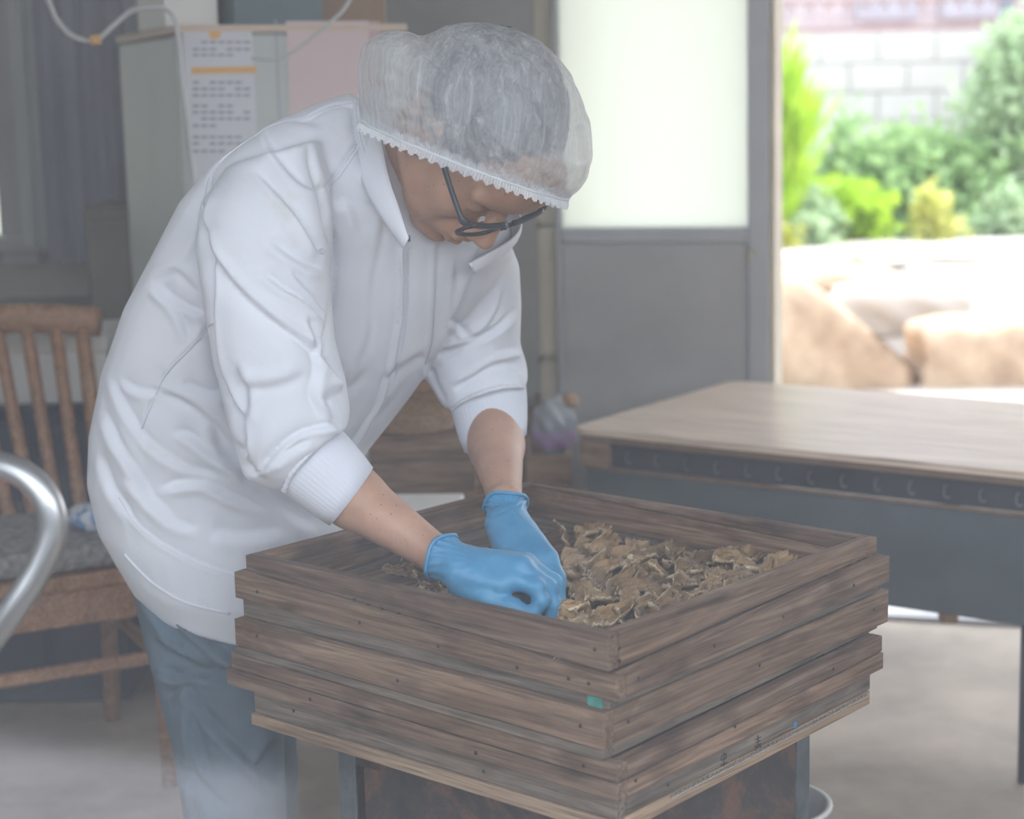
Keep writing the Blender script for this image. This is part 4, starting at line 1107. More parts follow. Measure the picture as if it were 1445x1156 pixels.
    o = fast_obj('person', V, relaxF(F), M['skin']); return o
relaxF = lambda F: F
RH_SHIFT = -.025
def yl(y): return 2.50-(y-735)*.00155 if y < 790 else 2.415-(y-790)*.00066
def hpts(l): return [(P(*a), P(*b), ra, rb) for a, b, ra, rb in l]
RH = hpts([((a[0], a[1], a[2]+RH_SHIFT), (b[0], b[1], b[2]+RH_SHIFT), r1, r2) for a, b, r1, r2 in [((618, 783, 2.383), (650, 801, 2.36), .0315, .0275),
  ((650, 800, 2.36), (722, 818, 2.335), .025, .0165), ((648, 808, 2.35), (705, 826, 2.33), .024, .018), ((650, 796, 2.37), (735, 801, 2.345), .024, .0165), ((652, 794, 2.375), (742, 796, 2.36), .022, .0155), ((652, 800, 2.385), (742, 798, 2.375), .020, .014),
  ((722, 818, 2.335), (757, 829, 2.325), .0125, .0115), ((757, 829, 2.325), (764, 848, 2.32), .0115, .0105), ((764, 848, 2.32), (752, 866, 2.318), .0105, .009),
  ((735, 801, 2.345), (772, 829, 2.34), .0130, .0118), ((772, 829, 2.34), (781, 855, 2.335), .0118, .0105), ((781, 855, 2.335), (777, 879, 2.33), .0105, .009),
  ((742, 796, 2.36), (781, 822, 2.357), .0125, .0112), ((781, 822, 2.357), (788, 850, 2.352), .0112, .010), ((788, 850, 2.352), (786, 876, 2.348), .010, .0088),
  ((742, 798, 2.375), (779, 820, 2.374), .011, .010), ((779, 820, 2.374), (785, 842, 2.372), .010, .009), ((785, 842, 2.372), (783, 862, 2.368), .009, .008),
  ((650, 824, 2.35), (688, 846, 2.325), .018, .0145), ((688, 846, 2.325), (722, 857, 2.315), .0145, .0125), ((722, 857, 2.315), (748, 868, 2.312), .0125, .010)]])
LH = hpts([((a[0], a[1], yl(a[1]) if a[1] > 733 else a[2]), (b[0], b[1], yl(b[1])+(b[2]-2.44)*.15), r1, r2) for a, b, r1, r2 in [((713, 706, 2.535), (716, 735, 2.515), .0300, .027),
  ((706, 738, 2.51), (740, 795, 2.455), .022, .018), ((716, 735, 2.51), (757, 792, 2.45), .024, .018), ((724, 735, 2.515), (772, 788, 2.455), .023, .0155), ((708, 745, 2.51), (722, 800, 2.47), .022, .018),
  ((740, 798, 2.45), (762, 838, 2.43), .0125, .0115), ((762, 838, 2.43), (765, 868, 2.415), .0115, .0095),
  ((755, 795, 2.445), (776, 830, 2.435), .0125, .0115), ((776, 830, 2.435), (777, 866, 2.425), .0115, .0095),
  ((768, 792, 2.45), (784, 826, 2.445), .0125, .0110), ((784, 826, 2.445), (786, 858, 2.435), .0110, .0092),
  ((775, 788, 2.46), (787, 815, 2.458), .0115, .0105), ((787, 815, 2.458), (789, 845, 2.45), .0105, .0085),
  ((712, 790, 2.46), (738, 830, 2.43), .0135, .0115), ((738, 830, 2.43), (758, 855, 2.41), .0115, .0090)]]); HANDS = [RH, LH]

person = body()
tag(person, 'person in a white work coat, hair net and blue gloves bending over the wooden trays', 'person')

def gloves():
    for nm, hand, cuff, lab in (('glove', RH, None, 'blue glove on the nearer hand'), ('glove', LH, None, 'blue glove on the farther hand')):
        pts = np.array([p for a, b, ra, rb in hand for p in (a, b)]); lo = pts.min(0)-.05; hi = pts.max(0)+.05
        f = Field(*[np.arange(lo[i], hi[i], .0019) for i in range(3)])
        for a, b, ra, rb in hand: f.cap(a, b, ra, rb, k=.006)
        # knuckle bumps
        V, F = f.mesh(); V = relax(V, F, 2, .4)
        # cut the open end at the wrist
        a = hand[0][0]; b = hand[0][1]; d = (b-a)/np.linalg.norm(b-a)
        keep = ((V[F]-a)@d).min(1) > .004
        F = F[keep]; used = np.unique(F); mp_ = -np.ones(len(V), int); mp_[used] = np.arange(len(used)); F = mp_[F]; V = V[used]
        N = vnormals(V, F); s = (V-a)@d
        # crinkles that fade away from the cuff
        r_ = V-a; ang_ = np.arctan2(r_@np.cross(d, [0, 0, 1.]), r_[:, 2])
        V = V+N*(.0013*np.exp(-s/.03)*np.sin(ang_*15+s*90)+.0005*np.sin(s*260+2*np.sin(ang_*3))*np.exp(-s/.07))[:, None]
        g = fast_obj(nm, V, F, M['glove'], person); tag(g, lab)
        # rolled rim
        t1 = np.cross(d, [0, 0, 1.]); t1 /= np.linalg.norm(t1); t2 = np.cross(d, t1); c = a+d*.006; R_ = hand[0][2]+.0012
        ring = [c+R_*(1+.02*math.sin(5*q))*(t1*math.cos(q)+t2*math.sin(q))+d*.0025*math.sin(3*q+1) for q in np.linspace(0, 2*math.pi, 49)[:-1]]
        Vr, Fr = tube_vf(ring, .0026, 8, True); rm = mesh_obj('rim', Vr, Fr, M['glove'], None, True); rm.parent = g; rm.matrix_parent_inverse = person.matrix_basis.inverted()
gloves()

# --- coat: rings between the two measured outlines, joined and wrapped in one skin
def ring(A, B, Y, d, tw=55, n=40, pw=2.3, dyA=0, dyB=0):
    a = P(A[0], A[1], Y+dyA); b = P(B[0], B[1], Y+dyB); c = (a+b)/2; h = (b-a)/2; tw = math.radians(tw)
    o = []
    for k in range(n):
        t = 2*math.pi*k/n; ct, st_ = math.cos(t), math.sin(t)
        sc_ = (abs(ct)**pw+abs(st_)**pw)**(-1/pw)
        ph = math.cos(t-tw)
        o.append(c+h*ct*sc_ + np.array([0, 1, 0])*d*(math.sin(tw)*st_*sc_*1.0+math.cos(tw)*ct*sc_))
    return np.array(o)
def lofts():
    torso = [ring((200, 835), (455, 900), 2.78, .15, 90), ring((178, 788), (470, 855), 2.78, .175, 85), ring((150, 730), (474, 780), 2.78, .19, 80), ring((139, 665), (478, 700), 2.77, .195, 75), ring((142, 600), (520, 640), 2.755, .19, 72),
             ring((160, 515), (572, 575), 2.735, .18, 68), ring((192, 425), (612, 520), 2.71, .175, 65), ring((232, 350), (650, 470), 2.69, .17, 62), ring((268, 280), (694, 415), 2.67, .165, 62),
             ring((318, 222), (724, 368), 2.65, .16, 62), ring((385, 176), (722, 330), 2.64, .14, 62), ring((450, 146), (700, 305), 2.635, .105, 62), ring((498, 130), (655, 295), 2.63, .08, 64)]
    near = [ring((325, 232), (455, 195), 2.52, .09, 90), ring((285, 285), (468, 255), 2.49, .088, 90), ring((276, 345), (470, 325), 2.465, .086, 90), ring((289, 430), (466, 405), 2.45, .084, 90), ring((302, 510), (472, 480), 2.44, .082, 90),
            ring((318, 575), (488, 540), 2.44, .080, 90), ring((332, 630), (494, 580), 2.435, .076, 90), ring((346, 672), (490, 606), 2.43, .068, 90), ring((378, 686), (478, 606), 2.43, .058, 90), ring((402, 692), (474, 604), 2.43, .050, 90)]
    far = [ring((600, 335), (715, 330), 2.74, .07, 90), ring((610, 390), (733, 375), 2.775, .075, 90), ring((610, 450), (736, 430), 2.80, .075, 90), ring((604, 505), (734, 485), 2.815, .075, 90), ring((602, 535), (744, 515), 2.82, .074, 90),
           ring((624, 572), (745, 535), 2.80, .062, 90), ring((640, 580), (740, 552), 2.785, .054, 90)]
    return [loft_vf(torso), loft_vf(near), loft_vf(far)]
V, F = join_vf(lofts())
tmp = mesh_obj('coat_tmp', V, F)
md = tmp.modifiers.new('r', 'REMESH'); md.mode = 'VOXEL'; md.voxel_size = .0042
dg = bpy.context.evaluated_depsgraph_get(); ev = tmp.evaluated_get(dg); me = ev.to_mesh()
V = np.zeros(len(me.vertices)*3, np.float32); me.vertices.foreach_get('co', V); V = V.reshape(-1, 3).astype(float)
Fv = np.zeros(len(me.loops), np.int32); me.loops.foreach_get('vertex_index', Fv)
ln = np.zeros(len(me.polygons), np.int32); me.polygons.foreach_get('loop_total', ln)
assert (ln == 4).all(); F = Fv.reshape(-1, 4)
ev.to_mesh_clear(); mt_ = tmp.data; bpy.data.objects.remove(tmp); bpy.data.meshes.remove(mt_)
V = relax(V, F, 6, .5)

def crease(V, F, strokes, N=None):
    """press cloth folds into a surface along lines that were measured on it; each stroke: points, depth mm, width px, ridge mm, ridge side"""
    N = vnormals(V, F); Q = project(V); vd = V-CAMP; vd /= np.linalg.norm(vd, axis=1)[:, None]
    face = np.clip(-(N*vd).sum(1)*2.2, 0, 1); off = np.zeros(len(V))
    for st in strokes:
        pts = np.array(st[0], float); dep, wd, rid = st[1], st[2], st[3]; side = st[4] if len(st) > 4 else 1
        pts = catmull(pts, 5); lo = pts.min(0)-4*wd-14; hi = pts.max(0)+4*wd+14
        idx = np.nonzero((Q[:, 0] > lo[0]) & (Q[:, 0] < hi[0]) & (Q[:, 1] > lo[1]) & (Q[:, 1] < hi[1]) & (face > 0))[0]
        if len(idx) == 0: continue
        q = Q[idx]; best = np.full(len(idx), 1e9); sg = np.zeros(len(idx)); tt = np.zeros(len(idx)); n = len(pts)-1
        for i in range(n):
            a, b = pts[i], pts[i+1]; d = b-a; L = d@d+1e-9; t = np.clip(((q-a)@d)/L, 0, 1); r = q-a-t[:, None]*d; ds = np.sqrt((r**2).sum(1))
            m_ = ds < best; best[m_] = ds[m_]; sg[m_] = np.sign(d[0]*r[m_, 1]-d[1]*r[m_, 0]); tt[m_] = (i+t[m_])/n
        fade = np.clip(np.minimum(tt, 1-tt)*5+.12, 0, 1) if len(st) < 6 or not st[5] else 1.0
        s = best*sg*side
        dep, rid, wd = dep*1.45, rid*1.15, wd*.92; h = -dep*np.exp(-(s/wd)**2)*1e-3+rid*np.exp(-((s-1.9*wd)/(1.5*wd))**2)*1e-3
        # flank falls off slowly on the other side
        h += -.35*dep*np.exp(-((s+1.6*wd)/(2.2*wd))**2)*1e-3
        off[idx] += h*fade*face[idx]
    return V+N*off[:, None]
S = []
def st(p, dep=5, wd=5, rid=4, side=1, full=False): S.append((p, dep, wd, rid, side, full))
# shoulder and near sleeve
st([(363, 240), (385, 262), (420, 300), (445, 340), (455, 355)], 6, 5, 5, 1)
st([(375, 180), (390, 215), (425, 255), (452, 264)], 4, 6, 4)
st([(436, 205), (441, 235), (452, 264), (460, 300), (472, 345)], 4, 4, 2.5, -1)
st([(289, 330), (300, 365), (335, 410), (380, 450), (430, 485), (455, 505)], 6, 5, 5, -1)
st([(375, 385), (400, 405), (435, 425), (462, 452)], 7, 4, 5)
st([(384, 340), (405, 355), (430, 370), (455, 378)], 4, 6, 4)
st([(412, 380), (430, 400), (450, 420), (465, 440)], 4, 4, 3)
st([(455, 265), (470, 345), (472, 380), (468, 440), (458, 500)], 7, 4, 0, 1, True)
st([(437, 450), (445, 470), (450, 500)], 4, 4, 3)
st([(295, 265), (282, 300), (288, 345), (298, 400), (297, 450), (304, 515), (322, 565), (340, 600), (342, 640)], 9, 4, 3, -1, True)
st([(330, 520), (345, 560), (342, 600)], 4, 6, 4, -1)
st([(430, 530), (400, 545), (360, 550), (330, 540)], 3, 9, 4)
st([(440, 480), (445, 520), (438, 560), (455, 590)], 4, 6, 4, -1)
st([(360, 675), (385, 640), (420, 612), (460, 600), (485, 598)], 6, 4, 4, 1)
st([(380, 660), (400, 640), (440, 618)], 3, 5, 2)
st([(458, 505), (475, 525), (490, 548)], 6, 4, 5)
st([(462, 560), (475, 590), (484, 610)], 3, 6, 3)
st([(499, 150), (507, 205), (525, 260), (546, 307), (568, 350)], 4, 3, 3, -1, True)
st([(500, 148), (470, 150), (450, 158), (430, 168), (395, 172), (360, 190), (325, 215), (298, 245), (283, 290)], 1.6, 2.2, 1.4, 1, True)
st([(504, 200), (480, 235), (458, 265)], 1.6, 2.2, 1.6, 1, True)
st([(508, 210), (530, 250), (545, 300), (527, 400), (522, 480), (500, 530)], 2.0, 6, 1.6, 1)
st([(395, 150), (420, 165), (455, 175)], 2, 8, 2)
# front, zip flap, chest
st([(573, 345), (572, 400), (570, 450), (560, 510), (545, 560), (520, 610), (500, 640)], 3.2, 3, 2.4, 1, True)
st([(562, 345), (563, 400), (560, 450), (548, 510), (535, 560), (510, 605), (490, 635)], 2.2, 2.4, 1.5, -1, True)
st([(618, 350), (614, 420), (611, 480), (600, 520)], 2.2, 3, 1.8, 1, True)
st([(680, 350), (660, 410), (640, 460), (620, 500)], 6, 5, 4, 1)
st([(712, 405), (705, 440), (680, 470), (650, 480)], 4, 4, 3)
st([(465, 290), (490, 282), (505, 300), (512, 330)], 3, 7, 3)
st([(520, 520), (500, 545), (470, 560), (455, 570)], 3, 9, 3)
st([(600, 500), (570, 520), (540, 540)], 2.5, 7, 2)
st([(575, 540), (555, 570), (525, 600)], 2.5, 7, 2)
st([(645, 365), (640, 420), (628, 480), (612, 520)], 2.0, 3, 1.6, 1)
# far sleeve
st([(628, 462), (645, 458), (655, 470), (665, 472)], 5, 4, 4)
st([(618, 505), (650, 490), (680, 480), (715, 455)], 6, 5, 6, -1)
st([(640, 480), (670, 478), (700, 465), (730, 435)], 4, 4, 4)
st([(640, 548), (665, 535), (700, 515), (735, 510)], 6, 4, 5, -1)
st([(700, 500), (715, 495), (735, 492)], 4, 4, 4)
st([(700, 525), (720, 518), (742, 525)], 3, 4, 3)
st([(605, 505), (612, 540), (628, 568)], 3, 5, 3)
# back and side
st([(281, 415), (265, 400), (245, 385), (215, 400)], 3, 6, 3)
st([(213, 402), (235, 420), (255, 445), (270, 480)], 3.5, 5, 3)
st([(220, 400), (250, 425), (290, 445)], 5, 5, 4)
st([(295, 310), (280, 350), (262, 380)], 3, 7, 3)
st([(298, 455), (275, 485), (240, 520), (222, 550), (200, 605)], 2.0, 2.2, 2.0, 1, True)
st([(170, 535), (195, 550), (225, 552)], 4, 5, 3)
st([(160, 530), (175, 570), (195, 605), (215, 630)], 3.5, 5, 3)
st([(148, 575), (165, 620), (190, 660), (215, 700), (250, 730)], 5, 6, 4)
st([(225, 555), (260, 570), (300, 600), (340, 645)], 5, 6, 4, -1)
st([(246, 607), (270, 615), (300, 640), (335, 655), (350, 670)], 5.5, 6, 5)
st([(260, 540), (290, 552), (320, 560)], 4, 6, 3)
st([(200, 615), (235, 640), (270, 660), (310, 672)], 4, 7, 4)
st([(225, 690), (255, 680), (290, 680), (330, 700), (380, 720)], 5, 6, 5)
st([(180, 670), (210, 705), (245, 735), (280, 745)], 4, 6, 4)
st([(300, 595), (320, 640), (360, 680), (420, 725), (450, 740)], 6, 9, 4)
st([(142, 640), (160, 690), (185, 730)], 4, 6, 3)
st([(168, 700), (200, 745), (260, 785), (320, 808), (350, 812)], 2.0, 2.4, 1.8, 1, True)
st([(180, 560), (200, 640), (215, 700)], 2, 12, 2)
st([(300, 745), (340, 752), (400, 745)], 3, 9, 3)
V = crease(V, F, S)
V = relax(V, F, 1, .35)
coat = fast_obj('coat', V, F, M['coat'], person); tag(coat, 'white long-sleeved work coat')

def ringtube(name, rings, mat, parent, cap=False):
    V, F = loft_vf(rings, cap); o = mesh_obj(name, V, F, mat, None, True); o.parent = parent; o.matrix_parent_inverse = person.matrix_basis.inverted(); return o
def ribbed(rings, amp=.0006, n=64):
    return rings
def cuff(name, r):
    rings = []
    for i in range(len(r)):
        A, B, Y, d = r[i]; q = ring(A, B, Y, d, 90, 150, 2.05); c = q.mean(0); v = q-c; v *= (1+.006*np.where(np.arange(150) % 3 == 0, -1, 1))[:, None]; rings.append(c+v)
    # turn inwards at the opening
    q = rings[-1]; c = q.mean(0); rings += [c+(q-c)*.97, c+(q-c)*.95+(rings[-2].mean(0)-c)*.3]
    o = ringtube(name, rings, M['knit'], coat); return o
cuff('cuff', [((397, 690), (470, 600), 2.43, .052), ((404, 697), (478, 604), 2.43, .053), ((425, 712), (495, 622), 2.428, .051), ((447, 728), (512, 642), 2.425, .048), ((465, 740), (526, 661), 2.42, .046)])
cuff('cuff', [((636, 572), (742, 543), 2.785, .054), ((637, 580), (743, 553), 2.78, .054), ((642, 600), (744, 573), 2.765, .053), ((648, 620), (744, 592), 2.75, .052), ((655, 637), (743, 612), 2.735, .050)])
# gathered seam above each cuff
def gather(path, r0, n):
    pts = catmull(path, 10); t = np.arange(len(pts)); return tube_vf(pts, r0*(1+.25*np.sin(t*2.3)), 8)
for pth in ([(400, 693, 2.395), (412, 668, 2.375), (432, 645, 2.37), (455, 618, 2.38), (472, 602, 2.395)], [(638, 578, 2.76), (655, 565, 2.735), (685, 553, 2.725), (715, 546, 2.73), (740, 546, 2.75)]):
    v, f = gather([P(*p) for p in pth], .0034, 10); o = mesh_obj('gathered_seam', v, f, M['coat'], None, True); o.parent = coat

# collar: a standing band around the neck
def collar():
    lo = [(569, 350, 2.455), (539, 308, 2.475), (514, 262, 2.50), (499, 207, 2.54), (499, 150, 2.61), (520, 130, 2.69), (570, 150, 2.735), (630, 210, 2.76), (690, 280, 2.745), (722, 330, 2.70), (705, 362, 2.64), (668, 385, 2.585)]
    hi = [(577, 336, 2.445), (562, 290, 2.462), (549, 250, 2.485), (538, 195, 2.53), (534, 160, 2.60), (552, 140, 2.665), (590, 160, 2.715), (640, 205, 2.74), (705, 265, 2.725), (735, 308, 2.69), (722, 338, 2.62), (662, 372, 2.56)]
    a = catmull([P(*p) for p in lo], 8); b = catmull([P(*p) for p in hi], 8); n = len(a); V = []; F = []; m = 7
    c = (a+b).mean(0)/2
    for s in (0, 1):
        for j in range(m):
            t = j/(m-1)
            for i in range(n):
                p = a[i]*(1-t)+b[i]*t; d = p-(a.mean(0)+b.mean(0))/2; d /= np.linalg.norm(d)
                V.append(p+d*(.005*math.sin(t*math.pi)+(.0016 if s == 0 else -.0016)))
    N = m*n
    for j in range(m-1):
        for i in range(n-1):
            q = j*n+i; F.append((q, q+1, q+n+1, q+n)); F.append((N+q+n, N+q+n+1, N+q+1, N+q))
    for i in range(n-1):
        q = (m-1)*n+i; F.append((q, q+1, N+q+1, N+q)); F.append((N+i, N+i+1, i+1, i))
    for j in range(m-1):
        q = j*n; F.append((q, q+n, N+q+n, N+q)); q = j*n+n-1; F.append((N+q, N+q+n, q+n, q))
    o = mesh_obj('collar', V, F, M['coat'], None, True); o.parent = coat
collar()
# zip pull, snap button, hem tab
o = mesh_obj('zip_pull', *tube_vf([P(576, 333, 2.458), P(577, 341, 2.456)], .0024, 8), M['zip'], None, True); o.parent = coat
def sit(px, py):
    Q = project(V); i = np.argmin((Q[:, 0]-px)**2+(Q[:, 1]-py)**2+((V[:, 1]-2.2)*12)**2); return V[i]
q = sit(453, 355); bm = bmesh.new(); bmesh.ops.create_uvsphere(bm, u_segments=14, v_segments=8, radius=.0042); o = bm_obj('snap_button', bm, M['coat_in'], None, True); o.location = tuple(q); o.parent = coat
def follow(px, lift=.0008, r=.0009, name='seam', mat=None):
    """a stitched cord lying on the coat"""
    pts = catmull(px, 8); Q = project(V); out = []
    N_ = vn
    for x, y in pts:
        m_ = (abs(Q[:, 0]-x) < 5) & (abs(Q[:, 1]-y) < 5)
        if not m_.any(): continue
        idx = np.nonzero(m_)[0]; i = idx[np.argmin(V[idx, 1])]; j = idx[V[idx, 1] < V[i, 1]+.02]; w_ = 1/(.5+(Q[j, 0]-x)**2+(Q[j, 1]-y)**2); p = (V[j]*w_[:, None]).sum(0)/w_.sum()
        out.append(p+N_[i]*lift)
    out = np.array(out)
    for _ in range(2): out[1:-1] = (out[:-2]+out[2:]+out[1:-1]*2)/4
    o = mesh_obj(name, *tube_vf(out, r, 6), mat or M['coat'], None, True); o.parent = coat; return o
vn = vnormals(V, F)
follow([(501, 140), (503, 165), (510, 205), (527, 255), (548, 302), (570, 345)], .0012, .0022, 'collar_seam')
follow([(499, 146), (470, 150), (450, 158), (430, 168), (395, 172), (360, 190), (325, 215), (298, 245), (283, 290)])
follow([(504, 203), (480, 238), (458, 266)]); follow([(508, 207), (484, 242), (461, 270)])
follow([(298, 455), (275, 485), (240, 520), (222, 550), (200, 605)])
follow([(567, 350), (567, 400), (565, 450), (554, 510), (540, 560), (515, 608), (495, 638)], .001, .0016, 'zip_edge')
follow([(576, 350), (576, 400), (574, 450), (564, 510), (549, 562)], .001, .0009)
follow([(618, 355), (614, 420), (611, 480), (604, 515)])
follow([(168, 702), (200, 747), (260, 787), (320, 810), (348, 814)])
follow([(176, 782), (215, 822), (262, 850), (325, 866)], .001, .0020, 'hem_edge')
hx_ = P(172, 787, 2.68); o = box('hem_tab', (-.004, -.003, -.018), (.004, .003, .004), M['trouser'], None, .001); o.location = tuple(P(172, 781, 2.75)); o.parent = coat

# --- trousers
def trousers():
    n1 = [ring((196, 770), (440, 830), 2.78, .14, 90), ring((186, 800), (432, 850), 2.77, .135, 90), ring((196, 855), (424, 905), 2.74, .115, 90), ring((212, 925), (415, 960), 2.72, .10, 90), ring((228, 985), (404, 1010), 2.71, .092, 90), ring((243, 1040), (400, 1055), 2.71, .088, 90),
          ring((254, 1100), (402, 1110), 2.72, .085, 90), ring((262, 1160), (404, 1165), 2.73, .083, 90), ring((268, 1250), (400, 1255), 2.74, .08, 90)]
    q = n1[-1]-n1[-1].mean(0); e = n1[-1].mean(0); n1.append(q*.95+[e[0]+.01, e[1]+.02, .04])
    n2 = [r*1.0+np.array([.035, .17, 0]) for r in n1[2:]]
    n2 = [(r-r.mean(0))*.90+r.mean(0)+[-.03, .02, 0] for r in n2]
    return [loft_vf(n1), loft_vf(n2)]
v, f = join_vf(trousers()); tmp = mesh_obj('tr_tmp', v, f)
md = tmp.modifiers.new('r', 'REMESH'); md.mode = 'VOXEL'; md.voxel_size = .006
dg = bpy.context.evaluated_depsgraph_get(); ev = tmp.evaluated_get(dg); me = ev.to_mesh()
v = np.zeros(len(me.vertices)*3, np.float32); me.vertices.foreach_get('co', v); v = v.reshape(-1, 3).astype(float)
fv = np.zeros(len(me.loops), np.int32); me.loops.foreach_get('vertex_index', fv); f = fv.reshape(-1, 4); ev.to_mesh_clear()
mt_ = tmp.data; bpy.data.objects.remove(tmp); bpy.data.meshes.remove(mt_)
v = relax(v, f, 4, .5); S = []
st([(200, 830), (235, 880), (280, 925), (330, 960)], 6, 6, 4); st([(230, 840), (265, 880), (310, 920)], 5, 6, 4); st([(280, 860), (300, 900), (340, 940)], 4, 6, 3)
st([(215, 905), (250, 925), (290, 945), (330, 950)], 6, 6, 5, -1); st([(225, 945), (250, 955), (280, 950), (320, 965)], 6, 5, 5); st([(232, 985), (255, 970), (270, 975)], 4, 6, 3)
st([(265, 970), (290, 1010), (330, 1050), (380, 1100)], 5, 6, 4); st([(270, 1000), (280, 1050), (300, 1100)], 4, 7, 3); st([(255, 1080), (280, 1110), (320, 1150)], 4, 8, 4); st([(390, 1040), (370, 1090), (395, 1110)], 4, 6, 3)
st([(265, 985), (268, 1040), (272, 1100), (278, 1156)], 2, 3, 2, 1, True)
S = [(a_, b_*1.6, c_, d_*1.6, e_, f_) for a_, b_, c_, d_, e_, f_ in S]
v = crease(v, f, S); tr = fast_obj('trousers', v, f, M['trouser'], person); tag(tr, 'blue-grey trousers')
for dx, dy in ((0, 0), (.0, .19)):
    q = P(330, 1250, 2.74); bm = lump(0, (.13, .05, .045), 5, 4, .01); o = bm_obj('shoe', bm, M['shoe'], person, True, True); 
    o.matrix_parent_inverse = person.matrix_basis.inverted(); o.location = (q[0]+.07+dx, q[1]-.01+dy, .046); o.rotation_euler = (0, 0, -.7)

# --- hair, ear side of the scalp
def hair():
    f = Field(*[np.arange(HO[i]-.19, HO[i]+.19, .004) for i in range(3)])
    f.ell(hd(-.016, 0, .040), np.array((.098, .080, .088))*HS, HM, .01)
    V, F = f.mesh(); L = (V-HO)@HM/HS
    N = vnormals(V, F); V = V+N*(.0014*np.sin(L[:, 1]*300+L[:, 0]*160)+.001*np.sin(L[:, 2]*420+L[:, 0]*90))[:, None]
    keepv = (L[:, 2] > .062-.0*L[:, 0]) & (L[:, 0] < .062+.15*(L[:, 2]-.06)) | ((L[:, 0] < -.022) & (L[:, 2] > -.052)) | ((L[:, 0] < .030) & (L[:, 2] > .010)) | ((L[:, 0] < .045) & (L[:, 2] > .030))
    F = F[keepv[F].all(1)]; u = np.unique(F); mp_ = -np.ones(len(V), int); mp_[u] = np.arange(len(u)); V = V[u]; F = mp_[F]
    h = fast_obj('hair', V, F, M['hair'], person); tag(h, 'short dark greying hair under the net')
    sm_ = h.modifiers.new('s', 'SOLIDIFY'); sm_.thickness = .003; sm_.offset = -1
hair()
# --- glasses
def glasses():
    root = bpy.data.objects.new('glasses', None); COL.objects.link(root); root.parent = person; tag(root, 'dark blue rimmed spectacles')
    def part(nm, V, F, mat): o = mesh_obj(nm, V, F, mat, None, True); o.parent = root; return o
    fx = .113
    for s in (-1, 1):
        pts = []
        for k in range(40):
            t = 2*math.pi*k/40; c_, s_ = math.cos(t), math.sin(t); sc_ = (abs(c_)**3.2+abs(s_)**3.2)**(-1/3.2)
            y = s*.0355+.0270*c_*sc_; z_ = -.010+.0170*s_*sc_
            pts.append(hd(fx-.010*(abs(y)/.07)**2-.0*z_, y, z_))
        part('rim', *tube_vf(pts, .0026*HS, 8, True), M['specs'])
        up = [hd(fx-.010*(abs(s*.0355+.0285*c)/.07)**2, s*.0355+.0285*c, .0078) for c in np.linspace(-1, 1, 12)]
        part('brow_bar', *tube_vf(up, .0036*HS, 8), M['specs'])
        part('temple', *tube_vf(catmull([hd(fx-.010, s*.066, .006), hd(.096, s*.074, .006), hd(.06, s*.0765, .006), hd(.02, s*.0785, .008), hd(-.012, s*.083, .012), hd(-.03, s*.083, -.012)], 5), [.0058]*6+[.0044]*20, 8, flat=.8), M['specs'])
        v = [hd(fx-.010*(abs(s*.0355)/.07)**2, s*.0355, -.010)]+[np.array(p) for p in pts]
        part('lens', v, [(0, i+1, (i+1) % 40+1) for i in range(40)], M['lens'])
    part('bridge', *tube_vf([hd(fx, -.0095, -.003), hd(fx+.003, 0, -.001), hd(fx, .0095, -.003)], .0022, 8), M['specs'])
def lensmat():
    m, nt, b = nmat('lens'); out = nt.nodes['Material Output']; nt.nodes.remove(b)
    t = nt.nodes.new('ShaderNodeBsdfTransparent'); g = nt.nodes.new('ShaderNodeBsdfGlossy'); g.inputs['Roughness'].default_value = .05
    mx = nt.nodes.new('ShaderNodeMixShader'); mx.inputs[0].default_value = .05; nt.links.new(t.outputs[0], mx.inputs[1]); nt.links.new(g.outputs[0], mx.inputs[2]); nt.links.new(mx.outputs[0], out.inputs[0]); return m
M['lens'] = lensmat()
glasses()
# --- hair net: puffed bonnet around the measured outline, open below, gathered on an elastic
def net_mat():
    m, nt, b = nmat('white_nonwoven_net'); out = nt.nodes['Material Output']
    at = nt.nodes.new('ShaderNodeAttribute'); at.attribute_name = 'fibre'; mp = nt.nodes.new('ShaderNodeMapping'); nt.links.new(at.outputs['Vector'], mp.inputs[0])
    n = noise(nt, mp, 85, 7, .78, .9); n1 = noise(nt, mp, 16, 4, .6, .8)
    b.inputs['Base Color'].default_value = (.80, .83, .87, 1); b.inputs['Roughness'].default_value = .6
    tr = nt.nodes.new('ShaderNodeBsdfTranslucent'); tr.inputs[0].default_value = (.78, .81, .85, 1)
    t = nt.nodes.new('ShaderNodeBsdfTransparent')
    m1 = nt.nodes.new('ShaderNodeMixShader'); m1.inputs[0].default_value = .35; nt.links.new(b.outputs[0], m1.inputs[1]); nt.links.new(tr.outputs[0], m1.inputs[2])
    r = ramp(nt, [(.36, (.38,)*3), (.58, (.62,)*3), (.70, (.95,)*3)]); nt.links.new(n.outputs[0], r.inputs[0])
    r1 = ramp(nt, [(.35, (.82,)*3), (.7, (1.12,)*3)]); nt.links.new(n1.outputs[0], r1.inputs[0])
    f_ = mixc(nt, 1, r.outputs[0], r1.outputs[0], 'MULTIPLY')
    m2 = nt.nodes.new('ShaderNodeMixShader'); nt.links.new(f_, m2.inputs[0]); nt.links.new(t.outputs[0], m2.inputs[1]); nt.links.new(m1.outputs[0], m2.inputs[2])
    nt.links.new(m2.outputs[0], out.inputs[0]); bump(nt, b, n.outputs[0], .3, .002); return m
M['net'] = net_mat()
